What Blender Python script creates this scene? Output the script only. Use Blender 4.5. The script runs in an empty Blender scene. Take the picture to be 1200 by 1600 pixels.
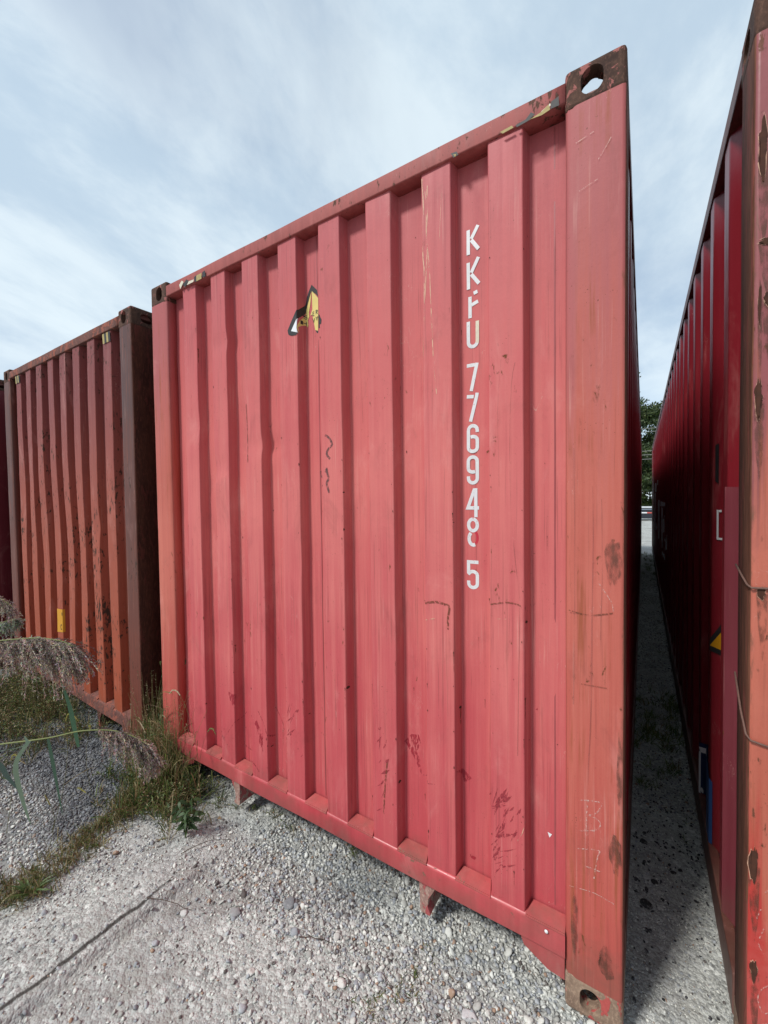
import bpy, bmesh, math, random
import numpy as np
from mathutils import Vector, Matrix, Euler, noise as mnoise
R = math.radians
random.seed(7); RNG = np.random.default_rng(11)
scene = bpy.context.scene
COL = scene.collection
# ------------------------------------------------------------------ camera
CP = Vector((2.4826, -1.3753, 1.6116)); YAW, PITCH, ROLL = .5619, .0215, -.0079
fw = Vector((-math.sin(YAW)*math.cos(PITCH), math.cos(YAW)*math.cos(PITCH), -math.sin(PITCH)))
rt = Vector((math.cos(YAW), math.sin(YAW), 0)); up = rt.cross(fw)
rt2 = rt*math.cos(ROLL)+up*math.sin(ROLL); up2 = -rt*math.sin(ROLL)+up*math.cos(ROLL)
cam_d = bpy.data.cameras.new('camera'); cam = bpy.data.objects.new('camera', cam_d); COL.objects.link(cam)
cam.matrix_world = Matrix(((rt2.x, up2.x, -fw.x, CP.x), (rt2.y, up2.y, -fw.y, CP.y), (rt2.z, up2.z, -fw.z, CP.z), (0, 0, 0, 1)))
cam_d.sensor_fit = 'HORIZONTAL'; cam_d.sensor_width = 36; cam_d.lens = 644.3/1200*36
cam_d.clip_start = .02; cam_d.clip_end = 2000
scene.camera = cam
# ------------------------------------------------------------------ light
SUN_EL = R(48); SUN_AZ = (-.407, -.914)          # horizontal direction towards the sun
sd = Vector((SUN_AZ[0]*math.cos(SUN_EL), SUN_AZ[1]*math.cos(SUN_EL), math.sin(SUN_EL)))
sun_d = bpy.data.lights.new('sun', 'SUN'); sun_d.energy = 2.4; sun_d.angle = R(9.0); sun_d.color = (1, .975, .935)
sun = bpy.data.objects.new('sun', sun_d); COL.objects.link(sun); sun.rotation_euler = sd.to_track_quat('Z', 'Y').to_euler()
sun.location = (-3, -9, 12)
scene.view_settings.view_transform = 'Standard'; scene.view_settings.look = 'None'
scene.view_settings.gamma = 1; scene.view_settings.exposure = .46


class NT:
    """short hand for building node trees"""
    def __init__(s, tree): s.t = tree; s.n = tree.nodes; s.l = tree.links
    def new(s, typ, **kw):
        n = s.n.new(typ)
        for k, v in kw.items(): setattr(n, k, v)
        return n
    def put(s, sock, v):
        if hasattr(v, 'is_output'): s.l.new(v, sock)
        elif v is not None:
            if isinstance(v, (tuple, list)) and len(v) == 3 and sock.type == 'RGBA': v = (*v, 1)
            sock.default_value = v
    def math(s, op, a, b=None, c=None, clamp=False):
        n = s.new('ShaderNodeMath', operation=op, use_clamp=clamp); s.put(n.inputs[0], a)
        if b is not None: s.put(n.inputs[1], b)
        if c is not None: s.put(n.inputs[2], c)
        return n.outputs[0]
    def mix(s, f, a, b, typ='MIX'):
        n = s.new('ShaderNodeMix', data_type='RGBA', blend_type=typ); s.put(n.inputs[0], f); s.put(n.inputs[6], a); s.put(n.inputs[7], b)
        return n.outputs[2]
    def vscale(s, v, sc, off=(0, 0, 0), rot=(0, 0, 0)):
        n = s.new('ShaderNodeMapping'); s.put(n.inputs[0], v); n.inputs['Scale'].default_value = sc; n.inputs['Location'].default_value = off
        n.inputs['Rotation'].default_value = rot
        return n.outputs[0]
    def noise(s, v, scale=1, detail=3, rough=.55, dist=0, out=0):
        n = s.new('ShaderNodeTexNoise'); s.put(n.inputs['Vector'], v); n.inputs['Scale'].default_value = scale
        n.inputs['Detail'].default_value = detail; n.inputs['Roughness'].default_value = rough; n.inputs['Distortion'].default_value = dist
        return n.outputs[out]
    def voro(s, v, scale, feature='F1', out='Distance', rnd=1):
        n = s.new('ShaderNodeTexVoronoi', feature=feature); s.put(n.inputs['Vector'], v); n.inputs['Scale'].default_value = scale
        n.inputs['Randomness'].default_value = rnd
        return n.outputs[out]
    def step(s, v, a, b, lo=0, hi=1):
        n = s.new('ShaderNodeMapRange', interpolation_type='SMOOTHSTEP'); s.put(n.inputs[0], v)
        n.inputs[1].default_value = a; n.inputs[2].default_value = b; n.inputs[3].default_value = lo; n.inputs[4].default_value = hi
        return n.outputs[0]
    def bump(s, h, strength=.3, dist=.01):
        n = s.new('ShaderNodeBump'); n.inputs['Strength'].default_value = strength; n.inputs['Distance'].default_value = dist; s.put(n.inputs['Height'], h)
        return n.outputs[0]


# ------------------------------------------------------------------ sky
world = bpy.data.worlds.new('World'); scene.world = world; world.use_nodes = True
w = NT(world.node_tree); w.n.clear()
sky = w.new('ShaderNodeTexSky', sky_type='NISHITA'); sky.sun_disc = False; sky.sun_elevation = SUN_EL
sky.sun_rotation = math.atan2(SUN_AZ[0], SUN_AZ[1]); sky.air_density = 1.0; sky.dust_density = 1.5
tc = w.new('ShaderNodeTexCoord').outputs['Generated']
sep = w.new('ShaderNodeSeparateXYZ'); w.put(sep.inputs[0], tc)
zz = w.math('ADD', w.math('MAXIMUM', sep.outputs[2], 0.0), .22)
cmb = w.new('ShaderNodeCombineXYZ'); w.put(cmb.inputs[0], w.math('DIVIDE', sep.outputs[0], zz)); w.put(cmb.inputs[1], w.math('DIVIDE', sep.outputs[1], zz))
pv = w.vscale(cmb.outputs[0], (1.0, .62, 1), (3.1, 1.7, 0), (0, 0, .5))
n1 = w.noise(pv, 1.15, 7, .56, .35); n2 = w.noise(pv, .55, 3, .5)
cl = w.math('ADD', w.math('MULTIPLY', n1, .62), w.math('MULTIPLY', n2, .38))
cm = w.step(cl, .30, .54)
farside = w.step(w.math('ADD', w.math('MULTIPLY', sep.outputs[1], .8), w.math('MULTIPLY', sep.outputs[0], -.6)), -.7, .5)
hz = w.step(sep.outputs[2], .0, .5, .5, 0)
cm = w.math('ADD', w.math('MULTIPLY', cm, .62), w.math('ADD', .26, w.math('MULTIPLY', hz, .3)), clamp=True)
cshade = w.noise(pv, 1.9, 8, .62, .25)
ccol = w.mix(w.step(cshade, .38, .60), (3.85, 4.8, 5.65), (5.5, 6.3, 6.75))
ccol = w.mix(farside, w.mix(.55, (0, 0, 0), ccol), ccol)  # unseen clouds behind and right of the camera dimmed to deepen rib shade
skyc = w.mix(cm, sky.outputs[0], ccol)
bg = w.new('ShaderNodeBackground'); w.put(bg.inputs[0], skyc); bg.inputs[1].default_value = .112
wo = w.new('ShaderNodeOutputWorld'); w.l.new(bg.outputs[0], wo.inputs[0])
# ------------------------------------------------------------------ materials
def newmat(name):
    m = bpy.data.materials.new(name); m.use_nodes = True; t = NT(m.node_tree); t.n.clear()
    b = t.new('ShaderNodeBsdfPrincipled'); o = t.new('ShaderNodeOutputMaterial'); t.l.new(b.outputs[0], o.inputs[0])
    return m, t, b, o


def plain(name, col, rough=.6, metal=0, var=.12, scale=30):
    m, t, b, o = newmat(name)
    v = t.new('ShaderNodeTexCoord').outputs['Object']
    n = t.noise(v, scale, 4)
    dark = tuple(c*(1-var*2) for c in col); lite = tuple(min(1, c*(1+var)) for c in col)
    t.put(b.inputs['Base Color'], t.mix(n, dark, lite)); b.inputs['Roughness'].default_value = rough; b.inputs['Metallic'].default_value = metal
    t.put(b.inputs['Normal'], t.bump(n, .2, .002))
    return m


def paint(name, ca, cb, low=None, lowz=(0, 1), high=None, highz=(2, 3), rough=.5, spec=.4, chips=.5, rust=(.10, .035, .015), streak=.5, seed=0, grime=.35, edge=0):
    """weathered container paint: chalky variation, vertical run marks, fading by height, chips and rust"""
    m, t, b, o = newmat(name)
    v0 = t.new('ShaderNodeTexCoord').outputs['Object']
    v = t.vscale(v0, (1, 1, 1), (seed, seed*.7, seed*1.3))
    sp = t.new('ShaderNodeSeparateXYZ'); t.put(sp.inputs[0], v0); z = sp.outputs[2]
    big = t.noise(v, 1.6, 4, .55)
    vs = t.vscale(v, (38, 38, .9)); st = t.noise(vs, 1, 4, .6)
    vs2 = t.vscale(v, (130, 130, 2.2)); st2 = t.noise(vs2, 1, 3, .6)
    mixf = t.math('ADD', t.math('MULTIPLY', t.step(big, .3, .7), .5), t.math('MULTIPLY', t.step(st, .3, .7), .5))
    c = t.mix(mixf, ca, cb)
    wob = t.math('MULTIPLY', t.math('SUBTRACT', st, .5), 1.5)
    zz = t.math('ADD', z, t.math('ADD', wob, t.math('MULTIPLY', t.math('SUBTRACT', big, .5), .6)))
    if low: c = t.mix(t.step(zz, lowz[0], lowz[1], .9, 0), c, low)
    if high: c = t.mix(t.step(zz, highz[0], highz[1], 0, .9), c, high)
    # run marks, lighter and darker
    sm = t.math('MULTIPLY', t.step(st2, .54, .70), t.step(t.noise(v, 2.3, 3), .38, .60))
    c = t.mix(t.math('MULTIPLY', sm, streak*.55), c, t.mix(.5, c, (.05, .02, .018)))
    sm2 = t.math('MULTIPLY', t.step(st2, .44, .30), t.step(t.noise(v, 3.1, 2), .48, .66))
    c = t.mix(t.math('MULTIPLY', sm2, streak*.5), c, t.mix(.4, c, (.75, .50, .42)))
    fine = t.noise(v, 260, 3, .6)
    c = t.mix(.07, c, t.mix(fine, (0, 0, 0), (1, 1, 1)), 'OVERLAY')
    # fine dark specks and soft rubbed smudges
    spk = t.math('MULTIPLY', t.step(t.noise(v, 150, 2, .5), .70, .74), t.step(t.noise(v, 4.2, 3), .50, .62))
    c = t.mix(t.math('MULTIPLY', spk, .75), c, rust)
    smu = t.math('MULTIPLY', t.step(t.noise(t.vscale(v, (1, 1, .5)), 7, 6, .7, .8), .53, .72), .42)
    c = t.mix(smu, c, t.mix(.45, c, (.16, .05, .045)))
    smu2 = t.math('MULTIPLY', t.step(t.noise(t.vscale(v, (1, 1, .35), (9, 2, 4)), 5, 6, .68, .6), .55, .75), .38)
    c = t.mix(smu2, c, t.mix(.5, c, (.85, .45, .40)))
    if edge:
        xa = t.math('ABSOLUTE', t.math('SUBTRACT', sp.outputs[0], 1.219)); en = t.noise(t.vscale(v, (1, 1, .25)), 26, 5, .7)
        ew = t.step(t.math('ADD', xa, t.math('MULTIPLY', t.math('SUBTRACT', en, .5), .10)), 1.214, 1.232)
        c = t.mix(t.math('MULTIPLY', ew, .8), c, t.mix(en, (.07, .03, .02), (.20, .10, .06)))
        stain = t.math('MULTIPLY', t.step(t.noise(t.vscale(v, (55, 55, 1.6)), 1, 5, .65), .52, .66), t.step(t.noise(v, 3.3, 4, .6), .40, .60))
        c = t.mix(t.math('MULTIPLY', stain, edge), c, (.30, .080, .038))
    # grime at the foot
    gr = t.math('MULTIPLY', t.step(t.math('ADD', z, t.math('MULTIPLY', t.noise(v, 9, 5, .65), .45)), .30, .56, 1, 0), grime)
    c = t.mix(gr, c, (.13, .085, .06))
    # chips
    cn = t.noise(t.vscale(v, (1, 1, .45)), 48, 5, .62, .4); area = t.noise(v, 2.7, 3)
    thr = t.math('ADD', cn, t.math('MULTIPLY', t.math('SUBTRACT', area, .5), .55))
    chip = t.step(thr, .80-.12*chips, .815-.12*chips)
    halo = t.step(thr, .74-.12*chips, .80-.12*chips)
    c = t.mix(t.math('MULTIPLY', halo, .35), c, rust)
    c = t.mix(chip, c, t.mix(fine, rust, tuple(min(1, r*2.2) for r in rust)))
    # hairline scratches
    sv = t.noise(t.vscale(v, (22, 22, 7), rot=(.3, .9, .5)), 1, 2, .5, 2.0)
    sc = t.math('MULTIPLY', t.step(t.math('ABSOLUTE', t.math('SUBTRACT', sv, .5)), .0045, .001), t.step(t.noise(v, 5, 2), .60, .68))
    c = t.mix(t.math('MULTIPLY', sc, .5), c, (.6, .38, .33))
    t.put(b.inputs['Base Color'], c)
    t.put(b.inputs['Roughness'], t.math('ADD', t.math('MULTIPLY', mixf, .18), t.math('ADD', t.math('MULTIPLY', chip, .25), rough-.08), clamp=True))
    b.inputs['Specular IOR Level'].default_value = spec
    h = t.math('ADD', t.math('MULTIPLY', t.noise(v, 90, 3), .5), t.math('MULTIPLY', chip, -1.6))
    h = t.math('ADD', h, t.math('MULTIPLY', t.noise(v, 6, 3), 3.0))
    t.put(b.inputs['Normal'], t.bump(h, .35, .0016))
    return m


def rusty(name, ca, cb, patch=None, pamt=.5, rough=.85, seed=0, sc=14, zs=.6):
    """brown rust with what is left of the paint"""
    m, t, b, o = newmat(name)
    v0 = t.new('ShaderNodeTexCoord').outputs['Object']; v = t.vscale(v0, (1, 1, zs), (seed, seed, seed))
    n = t.noise(v, sc, 6, .65, .3); f = t.noise(v, 120, 4, .7)
    c = t.mix(t.step(n, .3, .7), ca, cb); c = t.mix(t.math('MULTIPLY', t.step(f, .45, .7), .5), c, tuple(x*1.9 for x in cb))
    h = t.math('ADD', f, t.math('MULTIPLY', n, 2))
    if patch:
        pm = t.step(t.noise(v, sc*1.7, 6, .68, .5), .62-.2*pamt, .645-.2*pamt)
        pc = t.mix(t.step(f, .3, .7), tuple(x*.8 for x in patch), patch)
        c = t.mix(pm, c, pc); h = t.math('ADD', h, t.math('MULTIPLY', pm, 1.2))
    t.put(b.inputs['Base Color'], c); b.inputs['Roughness'].default_value = rough; b.inputs['Specular IOR Level'].default_value = .25
    t.put(b.inputs['Normal'], t.bump(h, .5, .002))
    return m


def masked(name, col, thr=.5, sc=60, stretch=(1, 1, .6), rough=.6, soft=.06, rot=(0, 0, 0), op=1.0):
    """worn-through mark: colour broken up by noise, the paint below shows in the gaps"""
    m, t, b, o = newmat(name)
    v = t.vscale(t.new('ShaderNodeTexCoord').outputs['Object'], stretch, rot=rot)
    n = t.noise(v, sc, 5, .65)
    t.put(b.inputs['Base Color'], t.mix(t.noise(v, sc*.5, 2), tuple(c*.8 for c in col), col)); b.inputs['Roughness'].default_value = rough
    tr = t.new('ShaderNodeBsdfTransparent'); mx = t.new('ShaderNodeMixShader')
    t.put(mx.inputs[0], t.math('MULTIPLY', t.step(n, thr-soft, thr+soft), op)); t.l.new(tr.outputs[0], mx.inputs[1]); t.l.new(b.outputs[0], mx.inputs[2]); t.l.new(mx.outputs[0], o.inputs[0])
    return m


def leafmat(name, rough=.55, trans=.25):
    m, t, b, o = newmat(name)
    a = t.new('ShaderNodeAttribute', attribute_name='tint').outputs['Color']
    v = t.new('ShaderNodeTexCoord').outputs['Object']
    c = t.mix(t.math('MULTIPLY', t.noise(v, 40, 3), .5), a, t.mix(.5, a, (.02, .015, .008)))
    t.put(b.inputs['Base Color'], c); b.inputs['Roughness'].default_value = rough
    tl = t.new('ShaderNodeBsdfTranslucent'); t.put(tl.inputs[0], c); mx = t.new('ShaderNodeMixShader'); mx.inputs[0].default_value = trans
    t.l.new(b.outputs[0], mx.inputs[1]); t.l.new(tl.outputs[0], mx.inputs[2]); t.l.new(mx.outputs[0], o.inputs[0])
    return m


M = {}
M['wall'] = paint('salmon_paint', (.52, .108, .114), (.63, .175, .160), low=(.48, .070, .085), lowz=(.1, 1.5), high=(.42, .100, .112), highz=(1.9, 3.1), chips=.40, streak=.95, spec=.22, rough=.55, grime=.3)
M['post'] = paint('faded_post_paint', (.45, .105, .080), (.56, .165, .125), low=(.45, .085, .070), lowz=(.2, 1.2), high=(.38, .105, .110), highz=(1.6, 2.5), chips=.45, streak=1.0, edge=.8, spec=.22, seed=3.1, rough=.55, grime=.5)
M['rail'] = paint('top_rail_paint', (.27, .068, .062), (.40, .115, .105), spec=.2, rough=.6, chips=1.15, streak=.2, seed=5.3, rust=(.07, .035, .025))
M['low_rail'] = paint('bottom_rail_paint', (.46, .042, .058), (.56, .085, .095), chips=.7, streak=.2, seed=9.3, grime=.45, rough=.36, spec=.5, rust=(.12, .07, .045))
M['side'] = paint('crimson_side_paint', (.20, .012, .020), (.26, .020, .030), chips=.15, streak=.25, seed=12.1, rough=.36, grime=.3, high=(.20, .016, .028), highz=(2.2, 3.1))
M['side_rail'] = paint('side_rail_paint', (.085, .026, .021), (.15, .045, .035), chips=.8, streak=.3, seed=2.2)
M['rpost'] = paint('orange_post_paint', (.40, .095, .062), (.52, .15, .10), low=(.45, .035, .03), lowz=(.35, .75), high=(.25, .07, .08), highz=(1.55, 2.0), chips=.8, streak=1.0, edge=.75, seed=7.7, rust=(.09, .03, .015))
M['cast'] = rusty('rusty_casting', (.045, .024, .019), (.10, .052, .036), patch=(.36, .13, .115), pamt=.25)
M['cast_low'] = rusty('muddy_casting', (.17, .11, .08), (.30, .21, .15), patch=(.50, .10, .09), pamt=.22, seed=4)
M['rustwood'] = rusty('brown_rust_streaked', (.085, .030, .018), (.19, .075, .045), patch=(.26, .075, .055), pamt=.45, seed=6, sc=22, zs=.07)
M['brick'] = paint('brick_red_paint', (.27, .062, .045), (.37, .10, .066), low=(.33, .075, .036), lowz=(.3, 2.0), high=(.20, .055, .055), highz=(1.5, 2.7), spec=.2, chips=1.3, streak=1.0, seed=21.3, rust=(.04, .02, .014), grime=.5)
M['brick_post'] = paint('brown_post_paint', (.062, .024, .019), (.13, .045, .034), low=(.15, .038, .024), lowz=(.2, 2.2), chips=.95, streak=1, edge=.5, seed=17.3, rust=(.035, .018, .012), grime=.3)
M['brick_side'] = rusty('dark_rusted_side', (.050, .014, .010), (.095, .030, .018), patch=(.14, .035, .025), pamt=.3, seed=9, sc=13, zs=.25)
M['brick_rail'] = rusty('rusted_rail', (.085, .04, .035), (.17, .075, .06), patch=(.3, .10, .07), pamt=.45, seed=12)
M['wine'] = paint('wine_red_paint', (.13, .012, .02), (.18, .02, .028), chips=.4, seed=31)
M['white'] = plain('white_vinyl', (.80, .82, .84), .45, var=.04, scale=60)
M['worn_white'] = masked('cracked_white_vinyl', (.74, .765, .78), .33, 190, soft=.02, rough=.5)
M['cream'] = plain('aged_vinyl', (.66, .61, .48), .55, var=.08, scale=80)
M['peel'] = plain('peeled_red_paint', (.50, .02, .045), .5, var=.05)
M['yellow'] = plain('yellow_vinyl', (.72, .58, .19), .5, var=.06)
M['amber'] = plain('amber_vinyl', (.60, .28, .01), .5, var=.05)
M['old_yellow'] = plain('weathered_yellow', (.42, .33, .13), .7, var=.2, scale=90)
M['black'] = plain('black_vinyl', (.02, .02, .022), .6, var=.3, scale=80)
M['blue'] = plain('navy_vinyl', (.012, .03, .10), .5, var=.1)
M['blue2'] = plain('blue_vinyl', (.03, .09, .26), .5, var=.1)
M['inkgrey'] = masked('grey_marker', (.12, .06, .06), .44, 110, op=.75, soft=.12)
M['chalk'] = masked('white_chalk', (.78, .52, .46), .52, 190, op=.6, soft=.1)
M['bareed'] = masked('scraped_red', (.38, .022, .04), .50, 95, stretch=(1, 1, .4), rot=(0, .6, 0), soft=.05, op=.85)
M['scuff'] = masked('scuffed_red', (.36, .035, .05), .47, 95, stretch=(1, 1, .5), rot=(0, .7, 0), soft=.07, op=.75)
M['seamrust'] = masked('seam_rust', (.20, .055, .028), .48, 160, op=.85, soft=.08)
M['drip'] = masked('grey_run', (.24, .07, .065), .46, 40, stretch=(1, 1, .1), op=.30, soft=.12)
M['pale'] = masked('pale_run', (.85, .52, .36), .52, 90, stretch=(1, 1, .15), op=.7)
M['redscr'] = masked('red_scratch', (.34, .03, .045), .50, 110, op=.65, soft=.08)
M['grime'] = masked('brown_grime', (.13, .055, .035), .50, 55, stretch=(1, 1, .4), op=.6, soft=.14)
M['hole'] = plain('bare_rusted_steel', (.075, .024, .011), .9, var=.4, scale=60)
M['seam'] = plain('weld_seam_paint', (.36, .075, .08), .5)
M['foot'] = rusty('worn_foot', (.24, .12, .10), (.36, .24, .20), patch=(.42, .10, .10), pamt=.50, seed=14)
M['ledge'] = paint('dirty_ledge_paint', (.42, .065, .07), (.48, .10, .095), chips=.8, streak=.1, seed=19, grime=.75, rust=(.16, .09, .06))
M['lilac'] = paint('faded_side_patch', (.17, .030, .042), (.23, .05, .065), chips=.5, streak=.6, seed=40)
M['under'] = plain('dark_floor_timber', (.05, .035, .028), .9)
M['roof'] = plain('roof_sheet', (.35, .15, .13), .6)
M['wire'] = plain('rusty_wire', (.17, .09, .07), .8, var=.3, scale=200)
M['grass'] = leafmat('grass_blades'); M['plume'] = leafmat('reed_plume', .8, .35)
M['bark'] = plain('bark', (.09, .065, .05), .9)
# ------------------------------------------------------------------ object helpers
def tag(o, label=None, cat=None, group=None, kind=None):
    for k, v in (('label', label), ('category', cat), ('group', group), ('kind', kind)):
        if v: o[k] = v
    return o


def empty(name, loc=(0, 0, 0), rot=(0, 0, 0), label=None, cat=None, group=None):
    o = bpy.data.objects.new(name, None); COL.objects.link(o); o.location = loc; o.rotation_euler = rot; o.empty_display_size = .1
    return tag(o, label, cat, group)


def link(name, bm, mats, parent=None, smooth=False, wn=False, loc=None):
    me = bpy.data.meshes.new(name); bm.to_mesh(me); bm.free()
    for m in (mats if isinstance(mats, (list, tuple)) else [mats]): me.materials.append(m)
    if smooth: me.shade_smooth()
    o = bpy.data.objects.new(name, me); COL.objects.link(o)
    if parent: o.parent = parent
    if loc: o.location = loc
    if wn:
        md = o.modifiers.new('normals', 'WEIGHTED_NORMAL'); md.keep_sharp = True
    return o


def box(bm, a, b, bev=0, seg=2, mi=0):
    x0, y0, z0 = a; x1, y1, z1 = b
    r = bmesh.ops.create_cube(bm, size=1)
    vs = r['verts']
    for v in vs: v.co = Vector(((x0+x1)/2+v.co.x*(x1-x0), (y0+y1)/2+v.co.y*(y1-y0), (z0+z1)/2+v.co.z*(z1-z0)))
    if bev:
        es = {e for v in vs for e in v.link_edges}
        bmesh.ops.bevel(bm, geom=list(es), offset=bev, segments=seg, affect='EDGES', profile=.5)
    if mi:
        for f in bm.faces:
            if f.material_index == 0 and mi: pass
    return vs


def tube(bm, pts, r, n=6, cap=True, radii=None):
    pts = [Vector(p) for p in pts]; rings = []
    for i, p in enumerate(pts):
        d = (pts[min(i+1, len(pts)-1)]-pts[max(i-1, 0)]).normalized()
        a = d.orthogonal().normalized() if i == 0 else (prev-d*prev.dot(d)).normalized(); prev = a
        b = d.cross(a); rr = radii[i] if radii else r
        rings.append([bm.verts.new(p+(a*math.cos(2*math.pi*k/n)+b*math.sin(2*math.pi*k/n))*rr) for k in range(n)])
    for i in range(len(rings)-1):
        for k in range(n): bm.faces.new((rings[i][k], rings[i][(k+1) % n], rings[i+1][(k+1) % n], rings[i+1][k]))
    if cap:
        bm.faces.new(rings[0][::-1]); bm.faces.new(rings[-1])
    return rings


def ribbon(pts, w):
    """mitred strip of width w along 2-D points, as one list of quads"""
    P = [Vector(p) for p in pts]; L = []; Rr = []
    for i, p in enumerate(P):
        if i == 0: d = (P[1]-P[0]).normalized(); n = Vector((-d.y, d.x)); k = 1
        elif i == len(P)-1: d = (P[-1]-P[-2]).normalized(); n = Vector((-d.y, d.x)); k = 1
        else:
            d1 = (P[i]-P[i-1]).normalized(); d2 = (P[i+1]-P[i]).normalized(); n1 = Vector((-d1.y, d1.x)); n2 = Vector((-d2.y, d2.x))
            n = (n1+n2)
            n = n.normalized() if n.length > 1e-6 else n1
            k = min(1/max(n.dot(n1), .35), 2)
        L.append(p+n*w/2*k); Rr.append(p-n*w/2*k)
    return [[L[i], L[i+1], Rr[i+1], Rr[i]] for i in range(len(P)-1)]


def smooth_line(pts, n=4):
    P = [np.array(p, float) for p in pts]
    if len(P) < 3: return [tuple(p) for p in P]
    out = []
    for i in range(len(P)-1):
        p0 = P[max(i-1, 0)]; p1 = P[i]; p2 = P[i+1]; p3 = P[min(i+2, len(P)-1)]
        for k in range(n):
            t = k/n; out.append(tuple(.5*((2*p1)+(-p0+p2)*t+(2*p0-5*p1+4*p2-p3)*t*t+(-p0+3*p1-3*p2+p3)*t**3)))
    out.append(tuple(P[-1])); return out


def rounded(profile, r=.006, n=3):
    """round the bends of an open 2-D profile"""
    P = [Vector(p) for p in profile]; out = [P[0]]
    for i in range(1, len(P)-1):
        a = (P[i-1]-P[i]).normalized(); b = (P[i+1]-P[i]).normalized()
        p1 = P[i]+a*r; p2 = P[i]+b*r
        for k in range(n+1):
            t = k/n; out.append(p1*(1-t)**2+P[i]*2*t*(1-t)+p2*t*t)
    out.append(P[-1]); return out


PA, PB, PS = .009, .060, .010
RIB0, PITCHX, RIBW = .305, .2475, .114


def end_profile():
    P = [(.150, PB)]
    for k in range(8):
        x = RIB0+PITCHX*k; P += [(x-PS, PB), (x, PA), (x+RIBW, PA), (x+RIBW+PS, PB)]
    P += [(2.288, PB)]
    return rounded(P, .005)


EP = end_profile(); EPX = np.array([p.x for p in EP]); EPY = np.array([p.y for p in EP])


def surf(x, z, dents):
    y = float(np.interp(x, EPX, EPY))
    y += .0030*mnoise.noise((x*3.1+7, z*1.7, dents[0][0]*3)) + .0022*mnoise.noise((x*9, z*4, 3))+.0010*mnoise.noise((x*18, z*11, 8))
    for (dx, dz, sx, sz, dep) in dents:
        q = ((x-dx)/sx)**2+((z-dz)/sz)**2
        if q < 9: y += dep*math.exp(-q)
    return y


def drape(bm, poly, dents, off, mi):
    """lay a flat outline (x, z) on the corrugated end wall"""
    t = bmesh.new()
    try: t.faces.new([t.verts.new((p[0], 0, p[1])) for p in poly])
    except ValueError: return
    xs = [p[0] for p in poly]; zs = [p[1] for p in poly]
    cuts = [x for x in EPX if min(xs) < x < max(xs)]
    for x in cuts: bmesh.ops.bisect_plane(t, geom=t.verts[:]+t.edges[:]+t.faces[:], plane_co=(float(x), 0, 0), plane_no=(1, 0, 0), dist=1e-6)
    z = math.ceil(min(zs)/.03)*.03
    while z < max(zs):
        bmesh.ops.bisect_plane(t, geom=t.verts[:]+t.edges[:]+t.faces[:], plane_co=(0, 0, z), plane_no=(0, 0, 1), dist=1e-6); z += .03
    bmesh.ops.triangulate(t, faces=t.faces[:])
    vm = {}
    for v in t.verts: vm[v] = bm.verts.new((v.co.x, surf(v.co.x, v.co.z, dents)-off, v.co.z))
    for f in t.faces:
        vs = [vm[v] for v in f.verts]
        f.normal_update()
        if f.normal.y > 0: vs.reverse()
        try: nf = bm.faces.new(vs); nf.material_index = mi
        except ValueError: pass
    t.free()


def flatpoly(bm, poly, y, mi=0, axis='y'):
    vs = [bm.verts.new((p[0], y, p[1]) if axis == 'y' else (y, p[0], p[1])) for p in poly]
    try: f = bm.faces.new(vs); f.material_index = mi; bmesh.ops.triangulate(bm, faces=[f])
    except ValueError: pass


def casting(name, mat, parent, origin, mx=1, my=1, mz=1):
    """ISO corner casting: hollow block with an oval hole in its end, side and outer face"""
    Wc, Lc, Hc = .162, .178, .118
    def cube(a, b, bev=0, seg=3):
        bm = bmesh.new(); box(bm, a, b, bev, seg); me = bpy.data.meshes.new('t'); bm.to_mesh(me); bm.free(); return me
    def oval(c, w, h, axis, length=.12):
        bm = bmesh.new(); pts = []; n = 10; r = min(w, h)/2
        for s in range(4):
            cx = (1, -1, -1, 1)[s]*(w/2-r); cy = (1, 1, -1, -1)[s]*(h/2-r)
            for k in range(n+1):
                a = math.pi/2*(s+k/n); pts.append((cx+r*math.cos(a), cy+r*math.sin(a)))
        pp = []
        for p in pts:
            if not pp or (abs(p[0]-pp[-1][0])+abs(p[1]-pp[-1][1])) > 1e-6: pp.append(p)
        if abs(pp[0][0]-pp[-1][0])+abs(pp[0][1]-pp[-1][1]) < 1e-6: pp.pop()
        def P(u, v, d):
            return {'y': (c[0]+u, c[1]+d, c[2]+v), 'x': (c[0]+d, c[1]+u, c[2]+v), 'z': (c[0]+u, c[1]+v, c[2]+d)}[axis]
        A = [bm.verts.new(P(u, v, -length/2)) for u, v in pp]; B = [bm.verts.new(P(u, v, length/2)) for u, v in pp]
        bm.faces.new(A); bm.faces.new(B[::-1])
        for i in range(len(pp)): bm.faces.new((A[i], B[i], B[(i+1) % len(pp)], A[(i+1) % len(pp)]))
        bmesh.ops.recalc_face_normals(bm, faces=bm.faces[:]); me = bpy.data.meshes.new('t'); bm.to_mesh(me); bm.free(); return me
    base = bpy.data.objects.new('tmp', cube((0, 0, 0), (Wc, Lc, Hc), .013)); COL.objects.link(base)
    cutters = [cube((.026, .026, .024), (Wc-.006, Lc-.006, Hc-.024)), oval((.088, 0, .060), .060, .078, 'y', .1), oval((0, .098, .060), .079, .055, 'x', .1),
               oval((.092, .105, Hc), .068, .118, 'z', .1)]
    # front and side hole also through the inner walls (castings are open inwards)
    obs = []
    for me in cutters:
        c = bpy.data.objects.new('tmp_c', me); COL.objects.link(c); obs.append(c)
        md = base.modifiers.new('b', 'BOOLEAN'); md.operation = 'DIFFERENCE'; md.solver = 'EXACT'; md.object = c
    dg = bpy.context.evaluated_depsgraph_get(); dg.update()
    me = bpy.data.meshes.new_from_object(base.evaluated_get(dg))
    for c in obs+[base]:
        m_ = c.data; bpy.data.objects.remove(c); bpy.data.meshes.remove(m_)
    return me


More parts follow.
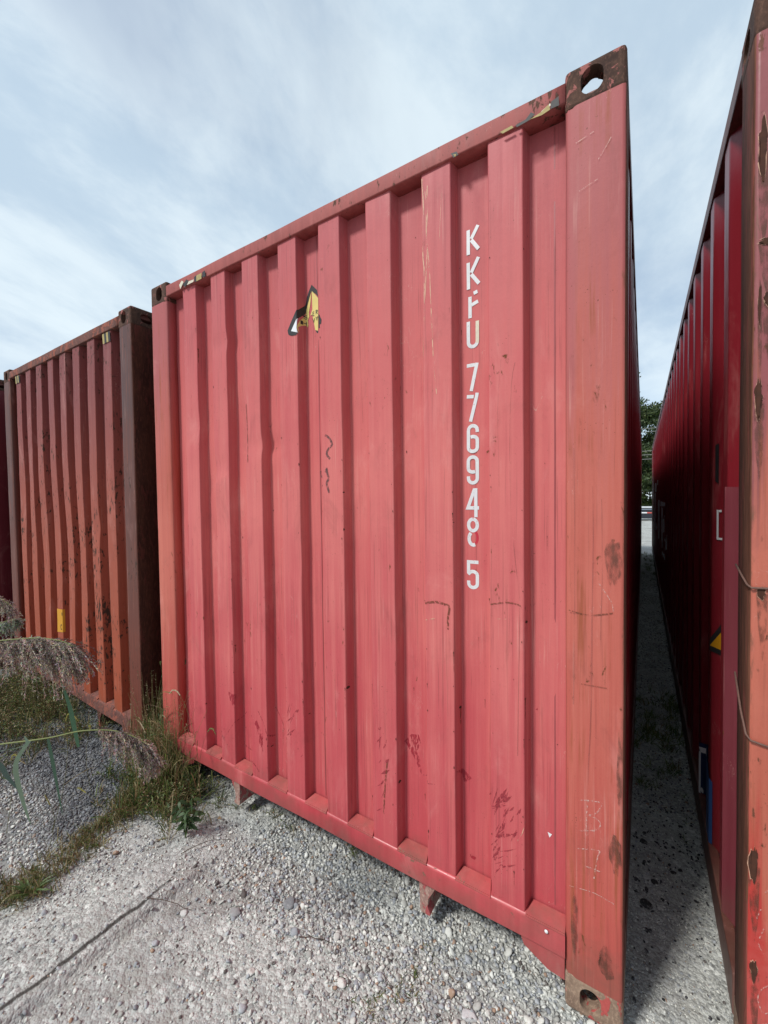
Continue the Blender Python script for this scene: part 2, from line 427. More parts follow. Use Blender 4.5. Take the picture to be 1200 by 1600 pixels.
CAST_ME = casting('c', None, None, None)


def add_casting(parent, mat, x, y, z, mx, my, mz):
    me = CAST_ME.copy(); me.transform(Matrix.Diagonal((mx, my, mz, 1)))
    if mx*my*mz < 0: me.flip_normals()
    me.transform(Matrix.Translation((x, y, z))); me.materials.clear(); me.materials.append(mat)
    o = bpy.data.objects.new('corner_casting', me); COL.objects.link(o); o.parent = parent; return o


Wd, Ht, Ln = 2.438, 2.896, 12.192


def container(name, loc, rot, label, mt, dents, bow=None, length=Ln, extra=None, extra_mats=(), side_amp=1):
    root = empty(name, loc, rot, label, 'container', 'shipping containers standing in a row')
    # corrugated end wall
    bm = bmesh.new(); zs = [.232+i*(2.815-.232)/86 for i in range(87)]
    g = []
    for p in EP:
        col = []
        for z in zs:
            x = p.x
            if bow: x += bow(p.x, z)
            col.append(bm.verts.new((x, surf(p.x, z, dents)+(p.y-float(np.interp(p.x, EPX, EPY))), z)))
        g.append(col)
    for i in range(len(g)-1):
        for j in range(len(zs)-1): bm.faces.new((g[i][j], g[i+1][j], g[i+1][j+1], g[i][j+1]))
    if extra: extra(bm)
    link('end_wall', bm, [mt['wall']]+list(extra_mats), root, smooth=True, wn=True)
    # posts: folded section with rounded edges, front flange slightly dished
    for s in (0, 1):
        for back in (0, 1):
            sec = [(.0, .150), (.0, .012), (.003, .003), (.012, 0), (.128, 0), (.140, .004), (.152, .004), (.160, .012), (.160, .060), (.060, .150)]
            sec = [(x if not s else Wd-x, y if not back else length-y) for x, y in sec]
            bm = bmesh.new(); N = 24
            rr = [[bm.verts.new((x+.0012*mnoise.noise((x*5, k*.31, s)), y+.0018*mnoise.noise((x*9, k*.23, 5+s)), .112+(2.784-.112)*k/N)) for x, y in sec] for k in range(N+1)]
            for k in range(N):
                for i in range(len(sec)):
                    j = (i+1) % len(sec); bm.faces.new((rr[k][i], rr[k][j], rr[k+1][j], rr[k+1][i]))
            bmesh.ops.recalc_face_normals(bm, faces=bm.faces[:])
            mm = [mt['post'], mt.get('post_side', mt['post'])]
            for f in bm.faces:
                if abs(f.normal.x) > .8 and (f.calc_center_median().x < .004 or f.calc_center_median().x > Wd-.004): f.material_index = 1
            link('corner_post', bm, mm, root, smooth=True, wn=True)
    # castings
    for x, mx in ((0, 1), (Wd, -1)):
        for y, my in ((0, 1), (length, -1)):
            add_casting(root, mt['cast_low'], x, y, .118, mx, my, -1)
            add_casting(root, mt['cast'], x, y, Ht-.118, mx, my, 1)
    # rails of the end frame
    bm = bmesh.new(); sec = [(.004, 2.806), (0, 2.812), (0, 2.864), (.006, 2.870), (.075, 2.873), (.075, 2.806)]
    N = 40; rr = []
    for k in range(N+1):
        x = .160+(Wd-.320)*k/N; w_ = .0025*mnoise.noise((x*2.3, 1, dents[0][0])); w2 = .002*mnoise.noise((x*3.3, 7, 2))
        rr.append([bm.verts.new((x, y+w_, z+w2)) for y, z in sec])
    for k in range(N):
        for i in range(len(sec)):
            j = (i+1) % len(sec); bm.faces.new((rr[k][i], rr[k+1][i], rr[k+1][j], rr[k][j]))
    bm.faces.new(rr[0][::-1]); bm.faces.new(rr[-1]); bmesh.ops.recalc_face_normals(bm, faces=bm.faces[:])
    link('top_rail', bm, mt['rail'], root, smooth=True, wn=True)
    bm = bmesh.new(); sec = [(.030, .150), (.003, .150), (0, .154), (0, .222), (.006, .232), (.016, .235), (.110, .235), (.110, .150)]
    rr = []; N = 48
    for k in range(N+1):
        x = .160+(Wd-.320)*k/N; w_ = .003*mnoise.noise((x*2.9, 4, 1)); w2 = .003*mnoise.noise((x*2.1, 2, 5))
        rr.append([bm.verts.new((x, y+w_, z+w2)) for y, z in sec])
    for k in range(N):
        for i in range(len(sec)):
            j = (i+1) % len(sec); bm.faces.new((rr[k][i], rr[k+1][i], rr[k+1][j], rr[k][j]))
    bmesh.ops.recalc_face_normals(bm, faces=bm.faces[:])
    link('bottom_rail', bm, mt['low_rail'], root, smooth=True, wn=True)
    # sloping cover plates closing the foot of each recess
    edges = [.165]+[v for k in range(8) for v in (RIB0+PITCHX*k, RIB0+PITCHX*k+RIBW)]+[2.275]
    for i in range(0, len(edges), 2):
        a, b_ = edges[i], edges[i+1]; bm = bmesh.new()
        n_ = [(a, -.001, .2365), (b_, -.001, .2365), (b_-.016 if i < 16 else b_, .054, .250), (a+.016 if i else a, .054, .250)]
        n_ = [(x+random.uniform(-.003, .003), y, z+random.uniform(-.0015, .0015)) for x, y, z in n_]
        V = [bm.verts.new(p) for p in n_]+[bm.verts.new((x, y, z-.006)) for x, y, z in n_]
        for q in ((0, 1, 2, 3), (4, 5, 1, 0), (5, 6, 2, 1), (7, 4, 0, 3), (6, 7, 3, 2), (7, 6, 5, 4)): bm.faces.new([V[k] for k in q])
        bmesh.ops.recalc_face_normals(bm, faces=bm.faces[:])
        bmesh.ops.bevel(bm, geom=[e for e in bm.edges if e.verts[0].co.y < .01 and e.verts[1].co.y < .01 and e.verts[0].co.z > .233 and e.verts[1].co.z > .233], offset=.0035, segments=2, affect='EDGES')
        link('cover_plate', bm, mt.get('ledge', mt['low_rail']), root, smooth=False)
    # gussets beside the lower castings, tunnel rails, floor
    for s in (0, 1):
        P = [(.163, .156), (.305, .156), (.290, .120), (.215, .080), (.163, .074)]
        if s: P = [(Wd-x, z) for x, z in P]
        bm = bmesh.new(); A = [bm.verts.new((x, .010, z)) for x, z in P]; B = [bm.verts.new((x, .020, z)) for x, z in P]
        bm.faces.new(A); bm.faces.new(B[::-1])
        for i in range(5): bm.faces.new((A[i], A[(i+1) % 5], B[(i+1) % 5], B[i]))
        bmesh.ops.recalc_face_normals(bm, faces=bm.faces[:])
        link('gusset', bm, mt['low_rail'], root)
        # tunnel rail: plate with an outward-curled foot
        x0 = .690 if not s else Wd-.690; d = -1 if not s else 1
        sec = [(0, .152), (.075, .152), (.060, .120), (.040, .085), (.036, .052), (.048, .030), (.046, .020), (.010, .020), (.004, .032), (.004, .085)]
        bm = bmesh.new(); A = [bm.verts.new((x0+d*x, .015, z)) for x, z in sec]; B = [bm.verts.new((x0+d*x, 3.2, z)) for x, z in sec]
        bm.faces.new(A); bm.faces.new(B[::-1])
        for i in range(len(sec)): bm.faces.new((A[i], A[(i+1) % len(sec)], B[(i+1) % len(sec)], B[i]))
        bmesh.ops.recalc_face_normals(bm, faces=bm.faces[:])
        link('tunnel_rail', bm, mt['foot'], root)
    bm = bmesh.new(); box(bm, (.07, .115, .165), (Wd-.07, length-.1, .225)); link('floor', bm, M['under'], root)
    bm = bmesh.new(); box(bm, (.03, .078, 2.845), (Wd-.03, length-.078, 2.870)); link('roof', bm, M['roof'], root)
    bm = bmesh.new(); box(bm, (.163, length-.06, .15), (Wd-.163, length-.01, 2.86)); link('door', bm, mt['side'], root)
    # long sides
    for s in (0, 1):
        prof = [(.150, .042)]; per = .34; k = 0
        while .345+per*k+.25 < length-.15:
            y0 = .345+per*k; prof += [(y0, .042), (y0+.055, .006), (y0+.145, .006), (y0+.200, .042)]; k += 1
        prof += [(length-.150, .042)]
        P = rounded(prof, .008, 3); bm = bmesh.new(); gz_ = [.165+i*(2.83-.165)/20 for i in range(21)]; g = []
        for q in P:
            g.append([bm.verts.new(((q.y+.003*mnoise.noise((q.x*1.7, z*1.4, 9+s))) if not s else Wd-q.y, q.x, z)) for z in gz_])
        for i in range(len(g)-1):
            for j in range(20): bm.faces.new((g[i][j], g[i+1][j], g[i+1][j+1], g[i][j+1]))
        bmesh.ops.recalc_face_normals(bm, faces=bm.faces[:])
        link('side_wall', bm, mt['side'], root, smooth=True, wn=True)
        x0, x1 = (.0, .060) if not s else (Wd-.060, Wd)
        bm = bmesh.new(); box(bm, (x0, .152, 2.818), (x1, length-.152, 2.880), .004); link('side_top_rail', bm, mt['side_rail'], root)
        bm = bmesh.new()
        a0, a1 = (-.001, .030) if not s else (Wd-.030, Wd+.001)
        box(bm, (a0, .180, .035), (a1, length-.180, .170), .004); link('side_bottom_rail', bm, mt['side_rail'], root)
    return root
# outlines of marks, in metres across and up the end wall
DEC = {"polys":{"black":[[[1.2112,2.5985],[1.1947,2.5769],[1.1806,2.5536],[1.1635,2.4847],[1.1299,2.4388],[1.1055,2.4014],[1.1097,2.3825],[1.1279,2.3732],[1.1554,2.3704],[1.1631,2.3797],[1.1266,2.3947],[1.1631,2.4452],[1.1754,2.4947],[1.2033,2.568],[1.2295,2.5555],[1.2474,2.5363],[1.2412,2.5672]],[[1.2466,2.4598],[1.2962,2.4231],[1.3073,2.4027],[1.3036,2.3848],[1.2503,2.3964],[1.2461,2.3986]],[[1.2266,2.3927],[1.2413,2.3867],[1.2419,2.3761],[1.2343,2.3791]]],"white":[[[1.1631,2.4452],[1.1266,2.3947],[1.1631,2.381],[1.159,2.4024]]],"yellow":[[[1.2105,2.5699],[1.1993,2.5493],[1.1755,2.4967],[1.173,2.4767],[1.1652,2.4397],[1.1608,2.4039],[1.1641,2.3834],[1.1628,2.407],[1.1673,2.4199],[1.1734,2.4275],[1.1795,2.4152],[1.1848,2.4241],[1.1827,2.4478],[1.1918,2.4622],[1.1896,2.4793],[1.1984,2.51],[1.2065,2.554]],[[1.2123,2.5694],[1.2294,2.5509],[1.2464,2.5301],[1.2449,2.4621],[1.2413,2.388],[1.2257,2.3942],[1.2163,2.4397],[1.2097,2.4664],[1.1992,2.465],[1.2114,2.4902],[1.211,2.5527]]],"rawred":[[[1.6651,0.6442],[1.6931,0.6795],[1.7279,0.6874],[1.7388,0.6571],[1.7213,0.6181],[1.7381,0.5874],[1.7403,0.5314],[1.7066,0.5899]],[[1.9054,0.6241],[1.9495,0.5906],[1.9187,0.5619],[1.9134,0.5981]],[[2.1765,0.9092],[2.1827,0.9151],[2.1847,0.9069]],[[0.8229,0.5101],[0.8423,0.5253],[0.8867,0.4503],[0.8766,0.4213]],[[0.616,0.6181],[0.6697,0.6112],[0.665,0.5343],[0.6353,0.5712]],[[0.8541,0.4471],[0.8828,0.4718],[0.8844,0.375],[0.8578,0.4155]],[[1.9531,1.4887],[1.9677,1.5077],[1.9795,1.4851],[1.9698,1.4617],[1.9553,1.4587],[1.9651,1.4776]],[[1.94,0.2985],[1.9671,0.2965],[1.9572,0.2846],[1.9374,0.2876]]],"scuff":[[[2.0184,0.3526],[2.066,0.558],[2.0992,0.6201],[2.1311,0.6101],[2.1413,0.5043],[2.1368,0.4031],[2.0871,0.3459],[2.038,0.3409]],[[0.9738,0.6547],[1.1405,0.593],[1.1664,0.4144],[1.0762,0.4826]],[[1.5679,0.7136],[1.6177,0.7538],[1.6183,0.3863],[1.5933,0.3499]]],"chip":[[[2.2148,0.5019],[2.2288,0.499],[2.2208,0.4847]]]},"strokes":{"marker":[[[[1.316,1.9072],[1.3371,1.8943],[1.3541,1.8655],[1.3325,1.8453],[1.3249,1.8239],[1.3422,1.8035]],0.006],[[[1.247,1.7582],[1.254,1.7319],[1.2965,1.6867]],0.005],[[[1.3159,1.7471],[1.3235,1.7606],[1.3267,1.7411],[1.3333,1.7187],[1.322,1.6998],[1.3356,1.658]],0.006]],"rustline":[[[[1.7593,1.2276],[1.8098,1.2379],[1.8438,1.2445],[1.8743,1.2412]],0.01],[[[1.8743,1.2412],[1.8868,1.2287],[1.884,1.1931],[1.8811,1.148]],0.009],[[[2.0192,1.269],[2.0259,1.2411]],0.01],[[[2.0262,1.2594],[2.091,1.2747],[2.1291,1.2708],[2.1395,1.2657]],0.006],[[[1.6118,0.5685],[1.6041,0.4603],[1.5933,0.3499]],0.008],[[[0.8089,2.113],[0.8131,1.9545],[0.8182,1.821]],0.006],[[[0.7126,2.101],[0.7069,1.9367]],0.01],[[[0.3483,0.1104],[0.3874,0.1973]],0.006]],"drip":[[[[2.1275,2.07],[2.1149,1.9995],[2.1079,1.7907],[2.1134,1.5788],[2.1254,1.4092],[2.1374,1.2825]],0.0035],[[[2.1374,1.2612],[2.1321,0.9377],[2.1274,0.7622]],0.003],[[[2.0773,2.09],[2.068,1.9219],[2.0689,1.6649]],0.002],[[[1.4362,2.6505],[1.4701,2.3241],[1.4831,1.9502]],0.002]],"pale":[[[[1.7951,2.7901],[1.7991,2.6744],[1.7924,2.5391],[1.7989,2.4218],[1.7906,2.1449]],0.006],[[[1.8156,2.7589],[1.8112,2.6015],[1.8223,2.438],[1.8346,2.1365],[1.8435,2.0081]],0.004],[[[1.8049,2.7406],[1.8166,2.6224],[1.8033,2.3513]],0.004],[[[1.8704,2.7144],[1.8584,2.4949]],0.002],[[[0.5771,0.4343],[0.686,0.5664]],0.0005],[[[1.7669,1.166],[1.8303,1.1807]],0.003],[[[2.0603,1.2138],[2.0907,1.216]],0.002],[[[2.1265,0.4714],[2.1434,0.5052],[2.1517,0.5411]],0.004]],"redscratch":[[[[0.5738,0.3457],[0.7038,0.5087]],0.004],[[[0.9262,0.5915],[0.9701,0.5252],[0.9818,0.4643]],0.005],[[[1.7487,0.5342],[1.824,0.5534]],0.003],[[[0.8535,0.5774],[0.8889,0.5221],[0.9222,0.4522]],0.006],[[[0.6837,0.3258],[0.8066,0.3003],[0.853,0.2664]],0.006]]},"post_s":{"chalk":[[[[2.3433,0.7002],[2.3399,0.6608],[2.3382,0.5998]],0.003],[[[2.3184,0.6906],[2.3539,0.7003],[2.3798,0.7024],[2.3661,0.6673],[2.3416,0.6515]],0.003],[[[2.3416,0.6515],[2.3696,0.6489],[2.3766,0.632],[2.3593,0.6108],[2.3185,0.5934]],0.003],[[[2.3149,0.5349],[2.3716,0.5544],[2.3699,0.5337],[2.3596,0.4607]],0.003],[[[2.3348,0.4891],[2.3803,0.4908]],0.003],[[[2.2911,0.4044],[2.3187,0.4099],[2.3632,0.4163],[2.4145,0.409]],0.002],[[[2.3698,1.3705],[2.4034,1.317],[2.4084,1.2892]],0.002],[[[2.3078,2.6727],[2.3587,2.6855]],0.002],[[[2.3671,2.6003],[2.3915,2.6343],[2.3995,2.6484]],0.002],[[[2.3166,2.5298],[2.3672,2.5459]],0.0015]],"crack":[[[[2.289,1.2772],[2.3178,1.2712],[2.3529,1.2701],[2.4084,1.2835]],0.004],[[[2.3234,1.0547],[2.3925,1.0571]],0.002]],"drip":[[[[2.3539,1.6566],[2.3559,1.4846],[2.3529,1.2721],[2.3516,0.9984],[2.3416,0.6975],[2.3491,0.399]],0.003],[[[2.3777,1.6182],[2.3799,1.3906],[2.3753,1.1982]],0.002],[[[2.3032,1.7745],[2.3052,1.384],[2.3019,0.9856]],0.003]]},"post_p":{"grime":[[[2.2967,0.3306],[2.3096,0.3786],[2.3152,0.258],[2.3023,0.2091]],[[2.3723,0.2298],[2.4065,0.2502],[2.4152,0.1759],[2.3845,0.1768]],[[2.4196,0.8626],[2.431,0.8854],[2.4316,0.7129],[2.4217,0.7477]],[[2.3864,1.4671],[2.4192,1.4875],[2.4244,1.3945],[2.3949,1.3824]],[[2.3971,0.6013],[2.4304,0.5965],[2.4307,0.5189],[2.4107,0.529]]]},"rail":{"tape_black":[[[2.1331,2.807],[2.1647,2.8094],[2.1803,2.8232],[2.1918,2.8117],[2.1725,2.7939],[2.1371,2.7932]],[[2.2403,2.8255],[2.2603,2.8303],[2.2621,2.8032],[2.2367,2.8047]],[[0.3362,2.8209],[0.3668,2.8397],[0.3897,2.8262],[0.3529,2.7954]],[[0.4361,2.8298],[0.4591,2.8365],[0.4632,2.8016],[0.4407,2.8047]],[[0.5092,2.8349],[0.5313,2.8382],[0.5355,2.8072],[0.5081,2.8086]],[[1.913,2.8179],[1.9341,2.8149],[1.941,2.8011],[1.9223,2.7986]]],"tape_yellow":[[[2.1725,2.7978],[2.2107,2.8081],[2.233,2.8198],[2.2367,2.8028],[2.2125,2.7937],[2.1802,2.7863]],[[2.0841,2.8083],[2.1211,2.8108],[2.1271,2.8019],[2.0924,2.7984]],[[0.4589,2.8331],[0.5036,2.8332],[0.5024,2.8036],[0.4576,2.8032]],[[1.9224,2.8094],[1.9341,2.8063],[1.9293,2.7977]]],"tape_white":[[[0.3003,2.8276],[0.3253,2.8449],[0.3427,2.8329],[0.3113,2.8036]],[[0.3895,2.8229],[0.4356,2.8197],[0.4294,2.808],[0.3712,2.8075]],[[2.2107,2.81],[2.2367,2.8217],[2.2385,2.8151],[2.2181,2.8025]]]}}
# ------------------------------------------------------------------ ground heights
def sstep(x, a, b):
    t = np.clip((x-a)/(b-a), 0, 1); return t*t*(3-2*t)


def vnoise(x, y, seed=0, oct=4):
    """cheap value noise for arrays"""
    out = np.zeros_like(x, float); amp = 1.; f = 1.
    for o in range(oct):
        xi = np.floor(x*f).astype(np.int64); yi = np.floor(y*f).astype(np.int64); u = x*f-xi; v = y*f-yi; u = u*u*(3-2*u); v = v*v*(3-2*v)
        def h(i, j):
            n = (i*374761393+j*668265263+(seed+o)*1442695041) & 0xffffffff; n = ((n ^ (n >> 13))*1274126177) & 0xffffffff
            return ((n ^ (n >> 16)) & 0xffff)/65535.-.5
        out += amp*((h(xi, yi)*(1-u)+h(xi+1, yi)*u)*(1-v)+(h(xi, yi+1)*(1-u)+h(xi+1, yi+1)*u)*v); amp *= .5; f *= 2.03
    return out


def gz(x, y):
    x = np.asarray(x, float); y = np.asarray(y, float)
    z = -.022+.012*np.clip(y, -4, 28)+.014*vnoise(x*1.3, y*1.3, 3, 3)+.006*vnoise(x*7, y*7, 5, 3)
    # broken slab edge running from the lower left towards the container's foot
    lx = .815+.06*(y+.6)+.03*vnoise(y*3, y*0, 9, 3); d = lx-x
    hgt = .026*sstep(-y, -.12, .45)
    z += hgt*sstep(d, -.008, .008)*(1-sstep(d, .10, .42))-.014*np.exp(-((d+.012)/.009)**2)*sstep(-y, .25, .6)
    z += .010*vnoise(x*16, y*5, 41, 3)*np.exp(-((d-.10)/.12)**2)*sstep(-y, -.1, .2)
    # dip under the container's edge
    z -= .018*np.exp(-((y-.10)/.16)**2)*sstep(x, .1, .5)*sstep(-x, -2.42, -2.2)
    return z


def gzs(x, y): return float(gz(np.array([x]), np.array([y]))[0])


# ------------------------------------------------------------------ containers
MAINSET = dict(wall=M['wall'], post=M['post'], rail=M['rail'], low_rail=M['low_rail'], side=M['side'], side_rail=M['side_rail'], cast=M['cast'], cast_low=M['cast_low'], foot=M['foot'], ledge=M['ledge'], post_side=M['rustwood'])
dents_main = [(.47, 1.72, .030, .07, .020), (.58, 1.80, .035, .05, .018), (.93, 1.90, .035, .040, .013), (.75, 1.98, .06, .14, .012), (.52, 1.50, .05, .16, .009), (.40, 2.05, .03, .07, .009), (.84, 1.62, .025, .035, .012), (.66, 2.45, .04, .045, .009), (1.12, 1.35, .04, .08, .009), (2.20, 1.2, .05, .2, .006),
              (1.62, 1.10, .05, .12, .006), (1.95, .95, .05, .05, .005), (.62, 2.35, .03, .10, .006), (1.75, .9, .10, .2, .004)]
EXM = [M['bareed'], M['scuff'], M['seamrust'], M['drip'], M['pale'], M['redscr'], M['seam'], M['white'], M['hole']]


def jit(P, s=.0025): return [(x+random.uniform(-s, s), z+random.uniform(-s, s)) for x, z in P]


def main_extra(bm):
    for P in DEC['polys']['rawred']: drape(bm, P, dents_main, .0006, 1)
    for P, cnt in zip(DEC['polys']['scuff'], (34, 9, 12)):         # a scuff is many slanting slivers
        xs = [p[0] for p in P]; zs_ = [p[1] for p in P]
        for i in range(cnt):
            cx = random.triangular(min(xs), max(xs)); cz = random.uniform(min(zs_), max(zs_)); L_ = random.uniform(.008, .045); wd = random.uniform(.0015, .009); a = R(random.gauss(52, 16)); dx, dz = math.cos(a), math.sin(a)
            Q = [(cx-dx*L_, cz-dz*L_), (cx+dz*wd*random.uniform(.3, 1), cz-dx*wd), (cx+dx*L_*random.uniform(.6, 1), cz+dz*L_), (cx-dz*wd, cz+dx*wd*random.uniform(.3, 1))]
            drape(bm, Q, dents_main, .0006+.00003*i, 2)
    for k, mi in (('rustline', 3), ('drip', 4), ('pale', 5), ('redscratch', 6)):
        for n, (P, wd) in enumerate(DEC['strokes'][k]):
            for q in ribbon(smooth_line(jit(P), 3), wd*(.75 if k == 'rustline' else .8)*random.uniform(.7, 1.2)): drape(bm, [(p[0], p[1]) for p in q], dents_main, .0010+.00012*n, mi)
    rs = random.Random(41)
    for i in range(190):                                            # small rust flecks, many along the rib edges, some with a short run
        k = rs.randrange(8); x = rs.choice([RIB0+PITCHX*k+rs.gauss(0, .004), RIB0+PITCHX*k+RIBW+rs.gauss(-.003, .004), rs.uniform(.2, 2.25)]); z = rs.choice([rs.uniform(.3, 2.7), rs.uniform(.3, 1.1), rs.gauss(1.65, .08) if 3 < k < 6 else rs.uniform(.3, 1.6)])
        w_ = rs.uniform(.0008, .0021); h_ = w_*rs.uniform(.9, 3.5); n_ = 7
        drape(bm, [(x+w_*math.cos(a*6.283/n_)*rs.uniform(.5, 1.3), z+h_*math.sin(a*6.283/n_)*rs.uniform(.6, 1.2)) for a in range(n_)], dents_main, .0017, 9)
        if rs.random() < .3: L_ = rs.uniform(.02, .09); drape(bm, [(x-w_*.5, z), (x+w_*.5, z), (x+w_*.25, z-L_), (x-w_*.15, z-L_*.9)], dents_main, .0015, 3)
    for P in DEC['polys']['chip']: drape(bm, P, dents_main, .0012, 8)
    for x in (1.243, 2.238):                                       # vertical weld seams
        for i in range(40):
            z0 = .262+i*(2.80-.262)/40; z1 = z0+(2.80-.262)/40; drape(bm, [(x-.0022, z0), (x+.0022, z0), (x+.0022, z1), (x-.0022, z1)], dents_main, .0013, 7)


main = container('shipping_container', (0, .012, 0), (.009, 0, 0), 'salmon red shipping container in the middle with white serial letters down its ribbed end wall', MAINSET, dents_main, extra=main_extra, extra_mats=EXM)


def solidpolys(name, polys, mats, parent, dents, off, label=None):
    bm = bmesh.new()
    for i, (P, mi) in enumerate(polys): drape(bm, P, dents, off+.0002*i, mi)
    o = link(name, bm, mats, parent, smooth=False)
    if label: o['label'] = label
    return o


# white vinyl serial: drawn as strokes in a cell .045 wide and .110 high
def arc(cx, cz, rx, rz, a0, a1, n=8): return [(cx+rx*math.cos(R(a0+(a1-a0)*k/n)), cz+rz*math.sin(R(a0+(a1-a0)*k/n))) for k in range(n+1)]


SW = .0125; gw, gh = .046, .112; r_ = .0165; xl = SW/2; xr = gw-SW/2
GLY = {
 'K': [[(xl, .012), (xl, .100)], [(gw-.004, .106), (xl+.011, .066)], [(xl+.011, .062), (gw-.002, .022)]],
 'K2': [[(xl, .002), (xl, .102)], [(gw-.002, .112), (xl+.011, .062)], [(xl+.011, .056), (gw-.001, .014)]],
 'F': [[(xl+.006, .008), (xl+.006, .088)], [(xl+.012, .056), (gw-.004, .064)], [(gw-.020, .097), (gw-.006, .101)]],
 'U': [[(xl, .108)]+arc(xl+.0165, .024, .0165, .018, 180, 360)+[(xr, .104)]],
 '7': [[(.000, .104), (.030, .104)], [(gw-.008, .110), (gw-.012, .090), (.016, .002)]],
 '7b': [[(.000, .102), (.026, .099)], [(gw-.007, .112), (gw-.010, .095), (.014, .002)]],
 '6': [[(xr, .080)]+arc(gw/2, .088, r_, .018, 0, 180)+arc(gw/2, .022, r_, .016, 180, 360)+[(xr, .046)]+arc(gw/2, .050, r_, .014, 0, 120, 5)],
 '9': [[(xl, .032)]+arc(gw/2, .024, r_, .018, 180, 360)+arc(gw/2, .090, r_, .016, 0, 180)+[(xl, .066)]+arc(gw/2, .062, r_, .014, 180, 300, 5)],
 '4': [[(.030, .110), (.004, .036), (gw, .036)], [(.034, .112), (.034, .0)]],
 '8': [arc(gw/2, .083, .0165, .0235, 90, 446, 18), arc(gw/2+.001, .028, .0160, .026, 122, 295, 9)],
 '5': [[(xr+.004, .106), (xl, .106), (xl, .064)]+arc(gw/2, .054, r_, .015, 150, 0, 6)+arc(gw/2, .022, r_, .016, 0, -180, 8)+[(xl, .032)]],
}
seq = [('K', 2.480, .99), ('K2', 2.370, .93), ('F', 2.262, .94), ('U', 2.162, .89), ('7', 2.009, .90), ('7b', 1.900, .91), ('6', 1.789, .92), ('9', 1.676, .93), ('4', 1.558, .93), ('8', 1.455, .90), ('5', 1.296, .93)]
for n, (g_, z0, hs) in enumerate(seq):
    x0 = 1.936+.008*(z0-1.3)/1.2; bm = bmesh.new(); i = 0
    for st_ in GLY[g_]:
        st_ = [(x0+a, z0+b*hs) for a, b in st_]
        for q in ribbon(st_, SW):
            old = g_ == 'U' and q[0][0] > x0+.03
            drape(bm, [(p[0], p[1]) for p in q], dents_main, .0012+.00015*(i % 4), 1 if old else 0); i += 1
    if g_ == '8':
        for q in ribbon(arc(x0+.026, z0+.028, .014, .024, 75, -60, 8), .009): drape(bm, [(p[0], p[1]) for p in q], dents_main, .0009, 2)
    o = link('serial_letter', bm, [M['worn_white'], M['cream'], M['peel']], main)

for n, (P, wd) in enumerate(DEC['strokes']['marker']):
    bm = bmesh.new()
    for q in ribbon(smooth_line(P, 4), wd*1.7): drape(bm, [(p[0], p[1]) for p in q], dents_main, .0011+.0002*n, 0)
    link('marker_scribble', bm, M['inkgrey'], main)

st_polys = [(p, 0) for p in DEC['polys']['black']]+[(p, 1) for p in DEC['polys']['white']]+[(p, 2) for p in DEC['polys']['yellow']]
# what is left of SUPER HEAVY on it
LT = {'S': [[(.9, .85), (.5, 1), (.1, .8), (.2, .55), (.8, .45), (.9, .2), (.5, 0), (.1, .15)]], 'P': [[(.15, 0), (.15, 1), (.8, .9), (.8, .6), (.15, .5)]], 'E': [[(.9, 1), (.15, 1), (.15, 0), (.9, 0)], [(.2, .52), (.75, .52)]],
      'R': [[(.15, 0), (.15, 1), (.8, .9), (.8, .6), (.2, .5)], [(.35, .5), (.9, 0)]], 'H': [[(.1, 0), (.1, 1)], [(.9, 0), (.9, 1)], [(.12, .5), (.88, .5)]], 'V': [[(0, 1), (.5, 0), (1, 1)]], 'Y': [[(0, 1), (.5, .5), (1, 1)], [(.5, .48), (.5, 0)]]}


def small_text(items, h, wd, sw):
    out = []
    for ch, x, z in items:
        for s_ in LT[ch]:
            out += [[(p[0], p[1]) for p in q] for q in ribbon([(x+a*wd, z+b*h) for a, b in s_], sw)]
    return out


for q in small_text([('S', 1.168, 2.453), ('E', 1.212, 2.459), ('R', 1.231, 2.463), ('H', 1.166, 2.425), ('V', 1.213, 2.430), ('Y', 1.231, 2.434)], .017, .012, .0028): st_polys.append((q, 0))
bm = bmesh.new()
for i, (P, mi) in enumerate(st_polys): drape(bm, P, dents_main, .0013+.00008*i, mi)
o = link('warning_sticker', bm, [M['black'], M['white'], M['yellow']], main); o['label'] = 'torn black and yellow warning triangle'
for kind, mat in (('tape_black', M['black']), ('tape_yellow', M['old_yellow']), ('tape_white', M['cream'])):
    for n, P in enumerate(DEC['rail'][kind]):
        bm = bmesh.new(); P = [(x, max(z, 2.800+.002*math.sin(x*90))) for x, z in P]; flatpoly(bm, P, -.0052-.0004*('bwy'.find(kind[5])+1)); bmesh.ops.solidify(bm, geom=bm.faces[:], thickness=.0004); link('tape_scrap', bm, mat, main)
for grp, lb in (((0, 1, 2), 'chalk letter B'), ((3, 4), 'chalk crossed 7'), ((5,), None), ((6,), None), ((7,), None), ((8,), None), ((9,), None)):
    bm = bmesh.new()
    for n in grp:
        P, wd = DEC['post_s']['chalk'][n]
        for q in ribbon(smooth_line(P, 3), wd*1.2): flatpoly(bm, [(p[0], p[1]) for p in q], -.0016-.0002*n)
    o = link('chalk_mark', bm, M['chalk'], main)
    if lb: o['label'] = lb
bm = bmesh.new()
for k, mi in (('crack', 0), ('drip', 1)):
    for n, (P, wd) in enumerate(DEC['post_s'][k]):
        for q in ribbon(smooth_line(P, 3), wd): flatpoly(bm, [(p[0], p[1]) for p in q], -.0022-.0002*n, mi)
for n, P in enumerate(DEC['post_p']['grime']):
    xs = [p[0] for p in P]; zs_ = [p[1] for p in P]; cx, cz, hw, hh = sum(xs)/len(xs), sum(zs_)/len(zs_), (max(xs)-min(xs))/2, (max(zs_)-min(zs_))/2
    flatpoly(bm, [(min(2.434, cx+hw*1.1*math.cos(a*.3927)*random.uniform(.5, 1.2)), cz+hh*1.4*math.sin(a*.3927)*random.uniform(.7, 1.2)) for a in range(16)], -.0030-.0001*n, 2)
link('rust_stain', bm, [M['seamrust'], M['drip'], M['grime']], main)
